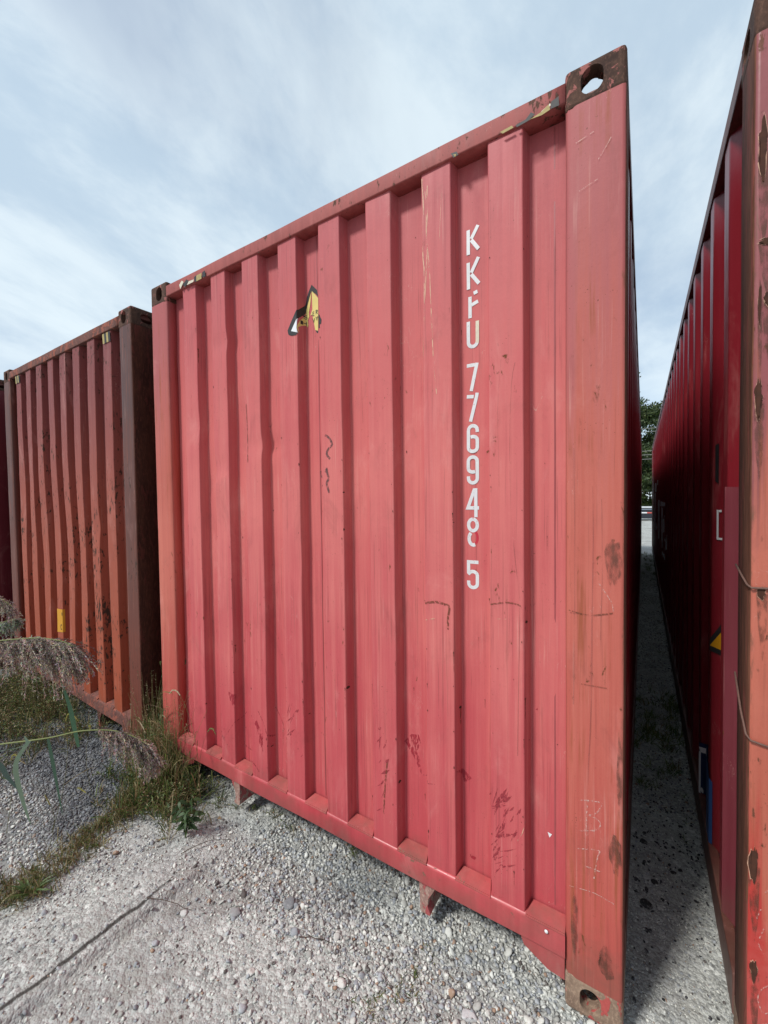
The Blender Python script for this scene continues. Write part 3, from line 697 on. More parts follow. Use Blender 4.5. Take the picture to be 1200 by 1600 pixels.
bm = bmesh.new(); bmesh.ops.create_uvsphere(bm, u_segments=10, v_segments=6, radius=.006, matrix=Matrix.Translation((2.222, -.004, .218)) @ Matrix.Diagonal((1, .4, 1, 1)))
link('paint_blob', bm, M['white'], main, smooth=True)

# ---- right hand container
RSET = dict(MAINSET, post=M['rpost'])
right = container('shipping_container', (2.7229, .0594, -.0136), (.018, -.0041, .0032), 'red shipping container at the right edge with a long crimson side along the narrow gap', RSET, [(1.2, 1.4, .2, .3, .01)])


def side_decal(name, polys, mats, parent, x=-.0015, label=None):
    bm = bmesh.new()
    for i, (P, mi) in enumerate(polys): flatpoly(bm, P, x-.0004*i, mi, 'x')
    bmesh.ops.recalc_face_normals(bm, faces=bm.faces[:])
    o = link(name, bm, mats, parent)
    if label: o['label'] = label
    return o
def side_x(y):
    if y < .345: return .042
    u = (y-.345) % .34
    return float(np.interp(u, [0, .055, .145, .2, .34], [.042, .006, .006, .042, .042]))


def side_drape(bm, poly, off, mi):
    t = bmesh.new(); t.faces.new([t.verts.new((0, p[0], p[1])) for p in poly]); ys = [p[0] for p in poly]
    for k in range(-1, 40):
        for u in (0, .055, .145, .2):
            y = .345+.34*k+u
            if min(ys) < y < max(ys): bmesh.ops.bisect_plane(t, geom=t.verts[:]+t.edges[:]+t.faces[:], plane_co=(0, y, 0), plane_no=(0, 1, 0), dist=1e-6)
    bmesh.ops.triangulate(t, faces=t.faces[:]); vm = {v: bm.verts.new((side_x(v.co.y)-off, v.co.y, v.co.z)) for v in t.verts}
    for f in t.faces:
        f.normal_update(); vs = [vm[v] for v in f.verts]
        if f.normal.x > 0: vs.reverse()
        nf = bm.faces.new(vs); nf.material_index = mi
    t.free()


def sdec(name, polys, mats, label=None):
    bm = bmesh.new()
    for i, (P, mi) in enumerate(polys): side_drape(bm, P, .0045+.0006*i, mi)
    o = link(name, bm, mats, right)
    if label: o['label'] = label


sdec('warning_sticker', [([(.752, .990), (.757, 1.012), (.600, 1.270), (.56, 1.275), (.56, .990)], 0), ([(.739, 1.012), (.60, 1.228), (.56, 1.235), (.56, 1.012)], 1)], [M['black'], M['amber']], 'amber triangle sticker with a black border')
sdec('code_mark', [([(.706, 1.575), (.695, 1.575), (.695, 1.566), (.706, 1.566)], 0), ([(.714, 1.575), (.706, 1.575), (.706, 1.455), (.714, 1.455)], 0), ([(.706, 1.464), (.690, 1.464), (.690, 1.455), (.706, 1.455)], 0)], [M['white']], 'white bracket mark')
sdec('sticker_frame', [([(.722, 1.835), (.708, 1.842), (.708, 1.68), (.722, 1.69)], 0)], [M['black']])
sdec('placard', [([(1.085, .42), (.82, .54), (.82, .30), (1.085, .17)], 0), ([(1.082, .400), (.83, .515), (.83, .490), (1.073, .378)], 1), ([(1.082, .380), (1.070, .380), (1.070, .175), (1.082, .170)], 1), ([(1.062+.008*math.cos(a*math.pi/6), .196+.013*math.sin(a*math.pi/6)) for a in range(12)], 1)],
     [M['blue'], M['white']], 'navy placard with a white outline')
sdec('placard', [([(.815, .50), (.725, .44), (.725, .175), (.815, .15)], 0)], [M['blue2']], 'plain blue placard')
sdec('faded_patch', [([(.30, .172), (.405, .172), (.408, 1.665), (.30, 1.660)], 0)], [M['lilac']])
# remains of the large white company lettering far along the side
far = [[[9.1, 1.84], [8.5, 1.83], [8.5, 1.66], [9.1, 1.66]], [[7.85, 1.877], [7.2, 1.859], [7.2, 1.771], [7.85, 1.781]], [[9.5, 1.621], [9.2, 1.622], [9.2, 1.111], [7.95, .96], [8.7, .87], [9.5, 1.093]], [[7.196, 1.515], [6.52, 1.526], [6.518, .9], [7.194, .836]],
       [[6.176, 1.512], [4.809, 1.52], [4.808, 1.472], [6.177, 1.433]], [[5.836, 1.43], [5.491, 1.43], [5.489, .87], [5.834, .83]], [[5.48, 1.24], [4.818, 1.36], [4.808, 1.353], [5.148, 1.117], [5.48, 1.07]], [[5.14, 1.1], [4.478, .959], [4.134, 1.172], [4.2, 1.17], [4.8, 1.06]], [[5.82, .81], [4.807, .85], [4.807, .80], [5.82, .76]]]
for P in far: sdec('company_letter', [(P, 0)], [M['white']])
# bare rusted patches on the front flange of its near post, and two wires tied round it
for cx, cz, hw, hh, in ((.018, 2.49, .009, .075), (.014, 2.12, .004, .055), (.014, 1.88, .009, .050), (.024, 1.385, .009, .017), (.014, .66, .010, .050), (.016, .37, .009, .030), (.030, 2.13, .010, .018), (.03, 2.27, .016, .010)):
    bm = bmesh.new(); ex = random.uniform(1.2, 2.6)
    P = [(cx+hw*math.cos(a)*(.40+.60*abs(math.sin(a/2+.4))**ex)*(1+.38*random.uniform(-1, 1)), cz+hh*math.sin(a)*(1+.22*random.uniform(-1, 1))) for a in [k*math.pi/16 for k in range(32)]]
    Q = [(cx+(x-cx)*random.uniform(1.02, 1.25), cz+(z-cz)*random.uniform(1.0, 1.12)) for x, z in P]
    flatpoly(bm, Q, -.0022, 1); flatpoly(bm, P, -.0028, 0); flatpoly(bm, [(cx-hw*1.3, cz), (cx+hw*1.2, cz), (cx+hw*.9, cz-hh-.10), (cx+hw*.2, cz-hh-.16), (cx-hw*.8, cz-hh-.07)], -.0016, 2); link('rust_patch', bm, [M['hole'], M['pale'], M['grime']], right)
bm = bmesh.new(); tube(bm, [(-.004, .16, 1.435), (-.006, .06, 1.418), (-.004, .004, 1.404), (.003, -.006, 1.399), (.05, -.005, 1.401), (.13, -.006, 1.398), (.19, -.006, 1.402)], .0028, 6); link('wire', bm, M['wire'], right, smooth=True)
bm = bmesh.new(); tube(bm, [(-.004, .16, 1.115), (-.006, .06, 1.045), (-.004, .004, 1.006), (.004, -.006, .997), (.05, -.006, .988), (.13, -.006, .985), (.19, -.006, .99)], .0028, 6); link('wire', bm, M['wire'], right, smooth=True)
for n, P in enumerate([[(.028, .55), (.020, .52)], [(.034, .50), (.024, .455), (.036, .43)], [(.05, .36), (.030, .33), (.024, .30), (.034, .27), (.048, .28)], [(.048, .25), (.030, .235)], [(.05, .62), (.036, .60)]]):
    bm = bmesh.new()
    for q in ribbon(smooth_line(P, 3), .0025): flatpoly(bm, [(p[0], p[1]) for p in q], -.0034-.0002*n)
    link('chalk_mark', bm, M['chalk'], right)

# ---- left hand container: bowed ribs, brick red paint, rust brown flank
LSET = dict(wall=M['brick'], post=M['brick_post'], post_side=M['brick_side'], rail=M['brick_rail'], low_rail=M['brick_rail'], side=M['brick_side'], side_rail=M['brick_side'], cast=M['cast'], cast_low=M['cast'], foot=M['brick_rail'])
dl = [(.45, 1.75, .12, .4, .014), (.8, 1.9, .2, .5, -.008), (1.4, 1.2, .3, .5, .018), (1.9, 1.5, .06, .1, .010), (1.1, 2.2, .05, .1, .008), (.6, 1.0, .05, .15, -.008), (1.0, 1.3, .35, .9, .018)]
left = container('shipping_container', (-2.6757, .0727, -.0156), (.0136, .0124, -.0254), 'brick red rusty shipping container left of the salmon one, with bowed ribs', LSET, dl,
                 bow=lambda x, z: -.032*math.sin(math.pi*min(max((z-.3)/2.5, 0), 1))*math.sin(math.pi*min(max(x/2.438, 0), 1))**.7)
bm = bmesh.new()
P0 = [(1.02, .590), (1.165, .610), (1.165, .795), (1.02, .785)]
drape(bm, P0, dl, .003, 0)
for q in ribbon(arc(1.137, .648, .014, .019, 50, 310, 8), .008): drape(bm, [(p[0], p[1]) for p in q], dl, .0036, 1)
drape(bm, [(1.150, .745), (1.160, .745), (1.160, .770), (1.150, .770)], dl, .0036, 1)
for v in bm.verts: v.co.x += -.032*math.sin(math.pi*(v.co.z-.3)/2.5)*math.sin(math.pi*v.co.x/2.438)**.7
link('sticker', bm, [M['amber'], M['black']], left)['label'] = 'yellow sticker with a black letter C'
for a, b_ in ((.31, .415), (2.04, 2.15)):
    bm = bmesh.new(); w_ = b_-a
    for i in range(4): flatpoly(bm, [(a+w_*i/4+.008, 2.735), (a+w_*(i+1)/4+.006, 2.735), (a+w_*(i+1)/4, 2.80), (a+w_*i/4+.001, 2.80)], .0045, i % 2)
    link('hazard_tape', bm, [M['old_yellow'], M['black']], left)
bm = bmesh.new(); random.seed(3); z = 2.25
while z > 1.25:
    bm = bmesh.new(); h = random.uniform(.01, .06); drape(bm, [(2.03, z), (2.035, z-.005), (2.034, z-h), (2.029, z-h)], dl, .002, 0); z -= h+random.uniform(.02, .1)
    for v in bm.verts: v.co.x += -.032*math.sin(math.pi*(v.co.z-.3)/2.5)*math.sin(math.pi*v.co.x/2.438)**.7
    link('white_fleck', bm, M['white'], left)
WSET = dict(wall=M['wine'], post=M['wine'], post_side=M['wine'], rail=M['brick_rail'], low_rail=M['wine'], side=M['wine'], side_rail=M['wine'], cast=M['cast'], cast_low=M['cast'], foot=M['wine'])
third = container('shipping_container', (-2.438-2.95, .03, -.02), (.010, 0, 0), 'dark wine red shipping container cut off by the left edge of the picture', WSET, [(1, 1, .2, .2, .01)], length=6.058)

# ------------------------------------------------------------------ ground
def axis(a, b, step, lo, hi, g=1.13):
    mid = list(np.arange(a, b, step)); L = []; s = step; x = a
    while x > lo: s *= g; x -= s; L.append(x)
    Rr = []; s = step; x = mid[-1]
    while x < hi: s *= g; x += s; Rr.append(x)
    return np.array(L[::-1]+mid+Rr)


gx = axis(-2.2, 2.9, .014, -400, 400); gy = axis(-1.5, 1.4, .014, -60, 600)
GX, GY = np.meshgrid(gx, gy); GZ = gz(GX, GY)
near = np.exp(-((GX-.5)/3)**2-((GY)/2.2)**2); GZ = GZ+near*.0035*vnoise(GX*45, GY*45, 21, 2)
nx, ny = len(gx), len(gy)
co = np.stack([GX, GY, GZ], -1).reshape(-1, 3)
idx = (np.arange(ny-1)[:, None]*nx+np.arange(nx-1)[None]).reshape(-1); quads = np.stack([idx, idx+1, idx+nx+1, idx+nx], -1)


def npmesh(name, co, faces, mats, parent=None, tint=None, smooth=False):
    n = faces.shape[1]; me = bpy.data.meshes.new(name); me.vertices.add(len(co)); me.vertices.foreach_set('co', co.astype(np.float32).ravel())
    me.loops.add(faces.size); me.loops.foreach_set('vertex_index', faces.astype(np.int32).ravel())
    me.polygons.add(len(faces)); me.polygons.foreach_set('loop_start', np.arange(0, faces.size, n, dtype=np.int32)); me.update(calc_edges=True)
    if tint is not None:
        a = me.attributes.new('tint', 'FLOAT_COLOR', 'FACE'); a.data.foreach_set('color', np.concatenate([tint, np.ones((len(tint), 1))], 1).astype(np.float32).ravel())
    for m in (mats if isinstance(mats, list) else [mats]): me.materials.append(m)
    if smooth: me.shade_smooth()
    me.validate(); o = bpy.data.objects.new(name, me); COL.objects.link(o)
    if parent: o.parent = parent
    return o


m, t, b, o = newmat('gravel_ground')
v = t.new('ShaderNodeTexCoord').outputs['Object']
grit = t.voro(v, 150, out='Color'); gd = t.voro(v, 150); g2 = t.voro(v, 62, out='Color'); g2d = t.voro(v, 62)
gs = t.new('ShaderNodeSeparateColor'); t.put(gs.inputs[0], grit); gs2 = t.new('ShaderNodeSeparateColor'); t.put(gs2.inputs[0], g2)
big = t.noise(v, 1.4, 5, .6); mid = t.noise(v, 11, 4, .6)
c = t.mix(gs.outputs[0], (.24, .245, .23), (.565, .58, .545)); c2 = t.mix(gs2.outputs[0], (.215, .22, .21), (.645, .66, .625))
c = t.mix(t.step(gs2.outputs[1], .55, .65), c, c2)
c = t.mix(t.step(big, .42, .62, 0, .5), c, (.33, .33, .325)); c = t.mix(t.step(mid, .5, .7, 0, .35), c, (.625, .64, .60))
sp_ = t.new('ShaderNodeSeparateXYZ'); t.put(sp_.inputs[0], v)
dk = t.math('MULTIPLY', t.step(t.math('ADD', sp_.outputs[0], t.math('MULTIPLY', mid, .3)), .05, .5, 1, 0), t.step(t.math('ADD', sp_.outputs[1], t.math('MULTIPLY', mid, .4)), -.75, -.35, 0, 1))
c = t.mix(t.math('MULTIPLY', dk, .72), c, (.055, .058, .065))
c = t.mix(t.step(t.math('ADD', t.math('MULTIPLY', big, .6), t.math('MULTIPLY', mid, .4)), .52, .60, 0, .35), c, (.15, .13, .105))
# crack along the slab edge: its groove's shade painted in as a dark line
cx_ = t.math('ADD', t.math('SUBTRACT', sp_.outputs[0], .795), t.math('ADD', t.math('MULTIPLY', sp_.outputs[1], -.06), t.math('MULTIPLY', t.math('SUBTRACT', t.noise(t.vscale(v, (3, 9, 1)), 1, 5, .65), .5), .045)))
ck = t.math('MULTIPLY', t.step(t.math('ABSOLUTE', cx_), .013, .004), t.step(sp_.outputs[1], -.30, -.50))
c = t.mix(t.math('MULTIPLY', ck, .9), c, (.035, .03, .026))
t.put(b.inputs['Base Color'], c); b.inputs['Roughness'].default_value = .95; b.inputs['Specular IOR Level'].default_value = .2
h = t.math('ADD', t.math('MULTIPLY', gd, -.5), t.math('ADD', t.math('MULTIPLY', g2d, -1.0), t.math('MULTIPLY', mid, .5)))
t.put(b.inputs['Normal'], t.bump(h, .8, .007)); M['ground'] = m
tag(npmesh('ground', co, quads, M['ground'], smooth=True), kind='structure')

# ------------------------------------------------------------------ gravel
m, t, b, o = newmat('stones')
a = t.new('ShaderNodeAttribute', attribute_name='tint').outputs['Color']; v = t.new('ShaderNodeTexCoord').outputs['Object']
f = t.noise(v, 420, 4, .65); c = t.mix(t.math('MULTIPLY', t.step(f, .35, .7), .30), a, t.mix(.55, a, (.10, .09, .08))); c = t.mix(t.math('MULTIPLY', t.step(t.noise(v, 90, 3), .5, .7), .25), c, (.60, .58, .55))
t.put(b.inputs['Base Color'], c); b.inputs['Roughness'].default_value = .88; b.inputs['Specular IOR Level'].default_value = .3
t.put(b.inputs['Normal'], t.bump(f, .4, .002)); M['stone'] = m


def ico(sub):
    bm = bmesh.new(); bmesh.ops.create_icosphere(bm, subdivisions=sub, radius=1); bm.verts.ensure_lookup_table()
    V = np.array([v.co[:] for v in bm.verts]); F = np.array([[v.index for v in f.verts] for f in bm.faces]); bm.free(); return V, F


def stone_variants(sub, n):
    V, F = ico(sub); out = []
    for k in range(n):
        W_ = V.copy()
        for _ in range(5):                                          # chop with random planes for broken facets
            d = RNG.normal(size=3); d /= np.linalg.norm(d); h_ = RNG.uniform(.45, .8); s = W_@d; W_ = W_-np.clip(s-h_, 0, None)[:, None]*d
        W_ *= RNG.uniform(.7, 1.15, 3)*np.array([1, .85, .62]); out.append(W_+RNG.normal(0, .03, W_.shape))
    return np.array(out), F


def stones(name, pts, rad, tint, sub, sink=.25):
    VV, F = stone_variants(sub, 40); n = len(pts); k = RNG.integers(0, 40, n); P = VV[k]
    th = RNG.uniform(0, 2*np.pi, n); c_, s_ = np.cos(th)[:, None], np.sin(th)[:, None]; tl = RNG.normal(0, .35, (n, 2))
    X = P[..., 0]*c_-P[..., 1]*s_; Y = P[..., 0]*s_+P[..., 1]*c_; Z = P[..., 2]+X*tl[:, :1]+Y*tl[:, 1:]
    r = rad[:, None]; z0 = gz(pts[:, 0], pts[:, 1])
    co = np.stack([X*r+pts[:, :1], Y*r+pts[:, 1:], Z*r+(z0+rad*(.62-sink))[:, None]-.1*r], -1).reshape(-1, 3)
    nv = P.shape[1]; faces = (F[None]+(np.arange(n)*nv)[:, None, None]).reshape(-1, 3)
    return npmesh(name, co, faces, M['stone'], tint=np.repeat(tint, len(F), 0))


def dens(x, y):
    """how much loose stone lies where"""
    d = .25+.75*sstep(vnoise(x*1.6, y*1.6, 31, 3), -.25, .2)
    d *= 1-.85*np.exp(-((x-(.64+.05*y))/.19)**2)*(y < .1)               # bare packed strip on the slab edge
    d *= 1-.5*sstep(-y, .15, .5)*sstep(vnoise(x*2.2, y*2.2, 77, 3), -.15, .2)
    d = np.where((x > .9) & (y > -.25) & (y < .35), 1.0, d); d = np.where((x < .1) & (y > -.6), 1.0, d)
    return d


def stone_tint(x, y):
    n = len(x); base = RNG.uniform(0, 1, n)[:, None]
    lt = np.array([.335, .335, .31])*(1-base)+np.array([.76, .765, .71])*base; bl = np.array([.22, .235, .255])*(1-base)+np.array([.44, .46, .48])*base
    c = np.where(RNG.uniform(0, 1, (n, 1)) < .33, bl, lt); c = np.where(RNG.uniform(0, 1, (n, 1)) < .05, np.array([.10, .085, .08]), c); c = np.where(RNG.uniform(0, 1, (n, 1)) < .03, np.array([.36, .24, .17]), c)
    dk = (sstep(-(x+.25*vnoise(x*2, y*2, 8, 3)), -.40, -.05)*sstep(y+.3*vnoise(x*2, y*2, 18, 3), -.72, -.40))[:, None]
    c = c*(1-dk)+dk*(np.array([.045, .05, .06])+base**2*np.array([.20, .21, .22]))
    return c


def in_view(x, y, m=1.08):
    d0 = x-CP.x; d1 = y-CP.y; zc = d0*fw.x+d1*fw.y+(0-CP.z)*fw.z; xc = (d0*rt2.x+d1*rt2.y)
    return (zc > .3) & (np.abs(xc/zc) < .93*m) & (np.abs((-CP.z)/zc) < 1.242*m+.1)


N = 150000; x = RNG.uniform(-2.4, 2.75, N); y = RNG.uniform(-1.2, 1.4, N)
keep = (RNG.uniform(0, 1, N) < dens(x, y)) & in_view(x, y, 1.15) & ~((y > .55) & (x > .1) & (x < 2.40)) & ~((y > .5) & (x < -.3))
x, y = x[keep], y[keep]; r = np.exp(RNG.normal(-5.35, .38, len(x))); r = np.where((x > .9) & (y > -.3) & (x < 2.3), r*1.25, r); r = np.where(x < .1, r*1.35, r); r = np.clip(r, .0025, .011); r = np.where(x > 2.43, r*.6, r)
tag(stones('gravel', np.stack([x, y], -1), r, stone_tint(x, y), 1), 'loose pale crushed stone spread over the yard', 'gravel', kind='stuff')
N = 8000; x = RNG.uniform(-2.0, 2.7, N); y = RNG.uniform(-1.1, .5, N); keep = (RNG.uniform(0, 1, N) < dens(x, y)*np.where(x > .9, .8, .35)) & in_view(x, y, 1.1) & (x < 2.42)
x, y = x[keep], y[keep]; r = np.clip(np.exp(RNG.normal(-4.68, .30, len(x))), .007, .021)
tag(stones('coarse_gravel', np.stack([x, y], -1), r, stone_tint(x, y), 2), 'coarser grey and white stones scattered along the foot of the salmon container', 'gravel', kind='stuff')
# gravel deeper in the gap, then dark lumps of asphalt lying on it
N = 16000; x = RNG.uniform(2.40, 2.80, N); y = 1.2+RNG.uniform(0, 1, N)**1.6*8; r = np.clip(np.exp(RNG.normal(-5.3, .4, N))*(1+.1*(y-1)), .003, .010)
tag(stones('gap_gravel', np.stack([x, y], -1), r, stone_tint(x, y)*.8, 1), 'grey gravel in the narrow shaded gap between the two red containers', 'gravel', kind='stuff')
N = 360; y = np.abs(RNG.normal(1.0, .36, N))+.1; x = RNG.uniform(2.45, 2.72, N); r = np.clip(np.exp(RNG.normal(-5.25, .35, N)), .003, .009); tn = np.tile(np.array([.025, .025, .028]), (N, 1))*RNG.uniform(.6, 2.2, (N, 1))
tag(stones('asphalt_crumbs', np.stack([x, y], -1), r, tn, 2), 'black crumbs of asphalt strewn over the gravel in the gap', 'rubble', kind='stuff')


def one_stone(x, y, r, tint, label, squash=1, group=None, name='stone'):
    VV, F = stone_variants(3, 1); V = VV[0]; th = random.uniform(0, 6.28); X = V[:, 0]*math.cos(th)-V[:, 1]*math.sin(th); Y = V[:, 0]*math.sin(th)+V[:, 1]*math.cos(th)
    V = np.stack([X*r*1.15, Y*r, V[:, 2]*r*squash], -1)+np.array([0, 0, r*.28*squash]); o = npmesh(name, V, F, M['stone'], tint=np.tile(np.array(tint), (len(F), 1)), smooth=False)
    o.location = (x, y, gzs(x, y)); tag(o, label, 'stone', group)


random.seed(5)
for px in [(1.108, -.335, .024, (.30, .30, .30), 'largest grey angular stone, alone below the middle of the salmon container'), (1.265, -.19, .026, (.20, .21, .22), 'dark grey flat stone near the foot of the salmon container'),
           (.93, -.44, .016, (.55, .54, .52), 'white stone lying beside the broken slab edge'), (1.62, -.30, .019, (.62, .60, .56), 'pale cream stone in the gravel straight below the serial letters'),
           (1.33, -.44, .015, (.60, .58, .54), 'white rounded stone at the bottom centre of the picture'), (1.70, -.42, .014, (.40, .22, .10), 'orange brown pebble near the bottom edge'),
           (2.02, -.16, .021, (.60, .60, .60), 'white stone under the gusset of the salmon container'), (2.555, .14, .013, (.60, .62, .63), 'small white slab of stone in the lit part of the gap'),
           (2.50, .55, .022, (.03, .03, .032), 'lump of black asphalt beside the right post of the salmon container')]:
    one_stone(*px[:4], px[4], .8)
for q in [(2.53, .68, .015, 'small black asphalt lump in the shaded gap, nearest beyond the biggest lump'), (2.60, .78, .013, 'black asphalt lump in the gap close to the crimson side wall'), (2.49, .9, .016, 'farthest of the black asphalt lumps, in the gap beside the salmon container')]: one_stone(*q[:3], (.028, .028, .03), q[3], .8, 'asphalt lumps lying in the gap', 'asphalt_lump')
# ------------------------------------------------------------------ vegetation
class Blades:
    """collects thin curved leaf strips and writes them as one mesh with a tint per face"""
    def __init__(s): s.v = []; s.f = []; s.t = []
    def strip(s, pts, width, tint, side=None, prof=None):
        pts = [Vector(p) for p in pts]; n = len(pts); i0 = len(s.v)
        for i, p in enumerate(pts):
            d = (pts[min(i+1, n-1)]-pts[max(i-1, 0)])
            sd_ = side if side is not None else d.cross(Vector((random.gauss(0, 1), random.gauss(0, 1), .3)))
            if side is None and i: sd_ = last
            last = sd_
            if sd_.length < 1e-9: sd_ = Vector((1, 0, 0))
            t_ = i/(n-1); w_ = width*(prof(t_) if prof else (1-t_**2.2)*(.55+.45*min(1, t_*5)))
            u = sd_.normalized()*w_/2
            s.v += [tuple(p-u), tuple(p+u)]
        for i in range(n-1): a = i0+2*i; s.f.append((a, a+1, a+3, a+2)); s.t.append(tint)
    def stem(s, pts, r, tint, n=5, r1=None):
        pts = [Vector(p) for p in pts]; i0 = len(s.v); prev = None
        for i, p in enumerate(pts):
            d = (pts[min(i+1, len(pts)-1)]-pts[max(i-1, 0)]).normalized()
            a = d.orthogonal().normalized() if prev is None else (prev-d*prev.dot(d)).normalized(); prev = a; b_ = d.cross(a)
            rr = r+(((r1 if r1 is not None else r)-r)*i/(len(pts)-1))
            for k in range(n): s.v.append(tuple(p+(a*math.cos(6.2832*k/n)+b_*math.sin(6.2832*k/n))*rr))
        for i in range(len(pts)-1):
            for k in range(n): s.f.append((i0+i*n+k, i0+i*n+(k+1) % n, i0+(i+1)*n+(k+1) % n, i0+(i+1)*n+k)); s.t.append(tint)
    def done(s, name, mat, parent=None, org=(0, 0, 0)):
        return npmesh(name, np.array(s.v)-np.array(org), np.array(s.f), mat, parent, tint=np.array(s.t), smooth=True)


def curve(p0, p1, bow, n=8):
    p0 = Vector(p0); p1 = Vector(p1); return [p0.lerp(p1, t/n)+Vector(bow)*(4*(t/n)*(1-t/n)) for t in range(n+1)]


GREENS = [(.10, .15, .033), (.14, .19, .04), (.075, .125, .035), (.19, .215, .06), (.07, .13, .05)]
STRAWS = [(.38, .31, .16), (.31, .23, .11), (.46, .39, .22), (.25, .16, .08), (.20, .12, .06)]


def tint(dry=.3):
    c = random.choice(STRAWS if random.random() < dry else GREENS); k = random.uniform(.75, 1.25); return tuple(a*k for a in c)


def tuft(B, x, y, n, h, spread, dry=.35, w_=.0045, lean=(0, 0)):
    for _ in range(n):
        a = random.uniform(0, 6.283); s_ = random.uniform(.1, 1)*spread; hh = h*random.uniform(.35, 1.15)*(1-.35*s_/spread)
        bx, by = x+random.gauss(0, spread*.18), y+random.gauss(0, spread*.18); b0 = Vector((bx, by, gzs(bx, by)-.004))
        tip = b0+Vector((math.cos(a)*s_+lean[0]*hh, math.sin(a)*s_+lean[1]*hh, hh*random.uniform(.5, 1)))
        B.strip(curve(b0, tip, (0, 0, hh*random.uniform(.1, .35)), 5), random.uniform(.5, 1.2)*w_, tint(dry))


def leafy(B, x, y, n, h, spread, dry=.15, leaf=.016):
    """low branching weed with small oval leaves"""
    for _ in range(n):
        a = random.uniform(0, 6.283); s_ = random.uniform(.2, 1)*spread; b0 = Vector((x+random.gauss(0, spread*.1), y+random.gauss(0, spread*.1), gzs(x, y)))
        tip = b0+Vector((math.cos(a)*s_, math.sin(a)*s_, h*random.uniform(.4, 1))); c = curve(b0, tip, (0, 0, h*.15), 7); B.stem(c, .0011, (.16, .11, .05), 4, .0006)
        for p in c[2:]:
            for q in range(2):
                d = Vector((random.gauss(0, 1), random.gauss(0, 1), random.gauss(.1, .4))).normalized()*leaf*random.uniform(.7, 1.5)
                B.strip([p, p+d*.35+Vector((0, 0, .002)), p+d*.75, p+d], leaf*.42, tint(dry), prof=lambda t: math.sin(math.pi*min(1, t*.95+.05))**.8)


random.seed(21)
# low weeds that nobody could count: the strip across the yard and the patch before the brick red container
B = Blades()
line = [(.15, -.86), (.22, -.80), (.25, -.70), (.20, -.55), (.16, -.40), (.14, -.28), (.10, -.18), (.0, -.05), (-.06, .05), (-.20, .15), (-.40, .20)]
for i in range(330):
    k = random.random()**.85*(len(line)-1); j = min(int(k), len(line)-2); u = k-j; x = line[j][0]*(1-u)+line[j+1][0]*u+random.gauss(0, .055); y = line[j][1]*(1-u)+line[j+1][1]*u+random.gauss(0, .05)
    near_ = j >= 5
    tuft(B, x, y, random.randint(10, 22), random.uniform(.05, .12)*(1.5 if near_ else .8), .07, .62 if not near_ else .45, .0034)
for i in range(130):
    x = random.gauss(.10, .20); y = random.gauss(-.02, .07)
    if x > .62 or y > .04+.1*(x < 0): continue
    tuft(B, x, y, 18, random.uniform(.10, .30)*(1 if x < .35 else .6), .10, .30, .0045); leafy(B, x+.03, y-.02, 3, .12, .10, .25, .012)
for i in range(110):                                               # fuller clump hiding the container's corner
    x = random.gauss(.0, .18); y = random.gauss(-.02, .06)+(.06 if x < 0 else -.05); tuft(B, x, y, 9, random.uniform(.24, .56)*(1 if x < .22 else .5), .13, .5, .0055, lean=(random.gauss(0, .15), 0))
for i in range(80):                                                # spilling forward over the gravel
    x = random.gauss(.22, .15); y = -.08-abs(random.gauss(0, .09)); tuft(B, x, y, 9, random.uniform(.07, .22), .10, .45, .005)
    if i % 3 == 0: leafy(B, x, y, 3, .12, .09, .25, .013)
for x, y in ((.62, .06), (.72, .10), (.85, .12), (1.0, .10), (.55, .0), (1.35, .15)): tuft(B, x, y, 16, .06, .07, .2, .003); leafy(B, x, y, 3, .06, .07, .15, .010)
for i in range(240):                                                # tall thin dry stalks
    x = random.gauss(.0, .18); y = random.gauss(-.01, .05)+(.08 if x < 0 else -.04); h_ = random.uniform(.18, .60)*(1 if x < .3 else .45)
    if x > .6: continue
    b0 = Vector((x, y, gzs(x, y))); tp = b0+Vector((random.gauss(0, .10), random.gauss(0, .06), h_)); c = curve(b0, tp, (random.gauss(0, .02), 0, .03), 8); col = random.choice([(.33, .27, .12), (.25, .25, .09), (.16, .20, .06), (.30, .18, .09)])
    B.stem(c, .0011, col, 4, .0005)
    for k in range(random.randint(1, 3)):
        p = c[random.randint(1, 5)]; B.strip(curve(p, p+Vector((random.gauss(0, .07), random.gauss(0, .05), random.uniform(0, .09))), (0, 0, .03), 5), random.uniform(.003, .006), tint(.45))
    if random.random() < .5:
        for k in range(14): q = c[-1].lerp(c[-3], random.random()); B.strip([q, q+Vector((random.gauss(0, .006), random.gauss(0, .006), random.gauss(.004, .005)))], .0018, (.36, .29, .17), prof=lambda t: 1-t*.5)
tag(B.done('weeds', M['grass']), 'strip of low green and straw coloured weeds running to the corner of the salmon container', 'weeds', kind='stuff')
B = Blades()
for i in range(600):
    x = random.uniform(-2.55, -.75); y = random.gauss(-.18, .22)+.08*(x+2); hh = random.uniform(.07, .24)
    if x > -1.25 and random.random() < .55: continue
    tuft(B, x, y, 11, hh, .09, .42, .0038)
    if random.random() < .6: leafy(B, x, y, 3, hh*1.3, .10, .3, .013)
tag(B.done('weeds', M['grass']), 'wide patch of matted weeds at the foot of the brick red container', 'weeds', kind='stuff')
B = Blades()
for i in range(120):
    x = random.uniform(2.42, 2.70); y = random.gauss(2.05, .35) if i < 75 else random.uniform(8.0, 12.5); tuft(B, x, y, 14, .10, .08, .12, .004)
for i in range(14): tuft(B, random.choice((2.44, 2.66))+random.gauss(0, .02), random.uniform(.9, 5), 8, .05, .05, .2, .003)
tag(B.done('weeds', M['grass']), 'dark green grass growing in the gap between the salmon and the crimson container', 'weeds', kind='stuff')
B = Blades()
for i in range(26): x = random.gauss(1.83, .05); y = -.02-random.random()*.30; tuft(B, x+.25*(y+.1)*-.2, y, 8, .026, .035, .5, .003)
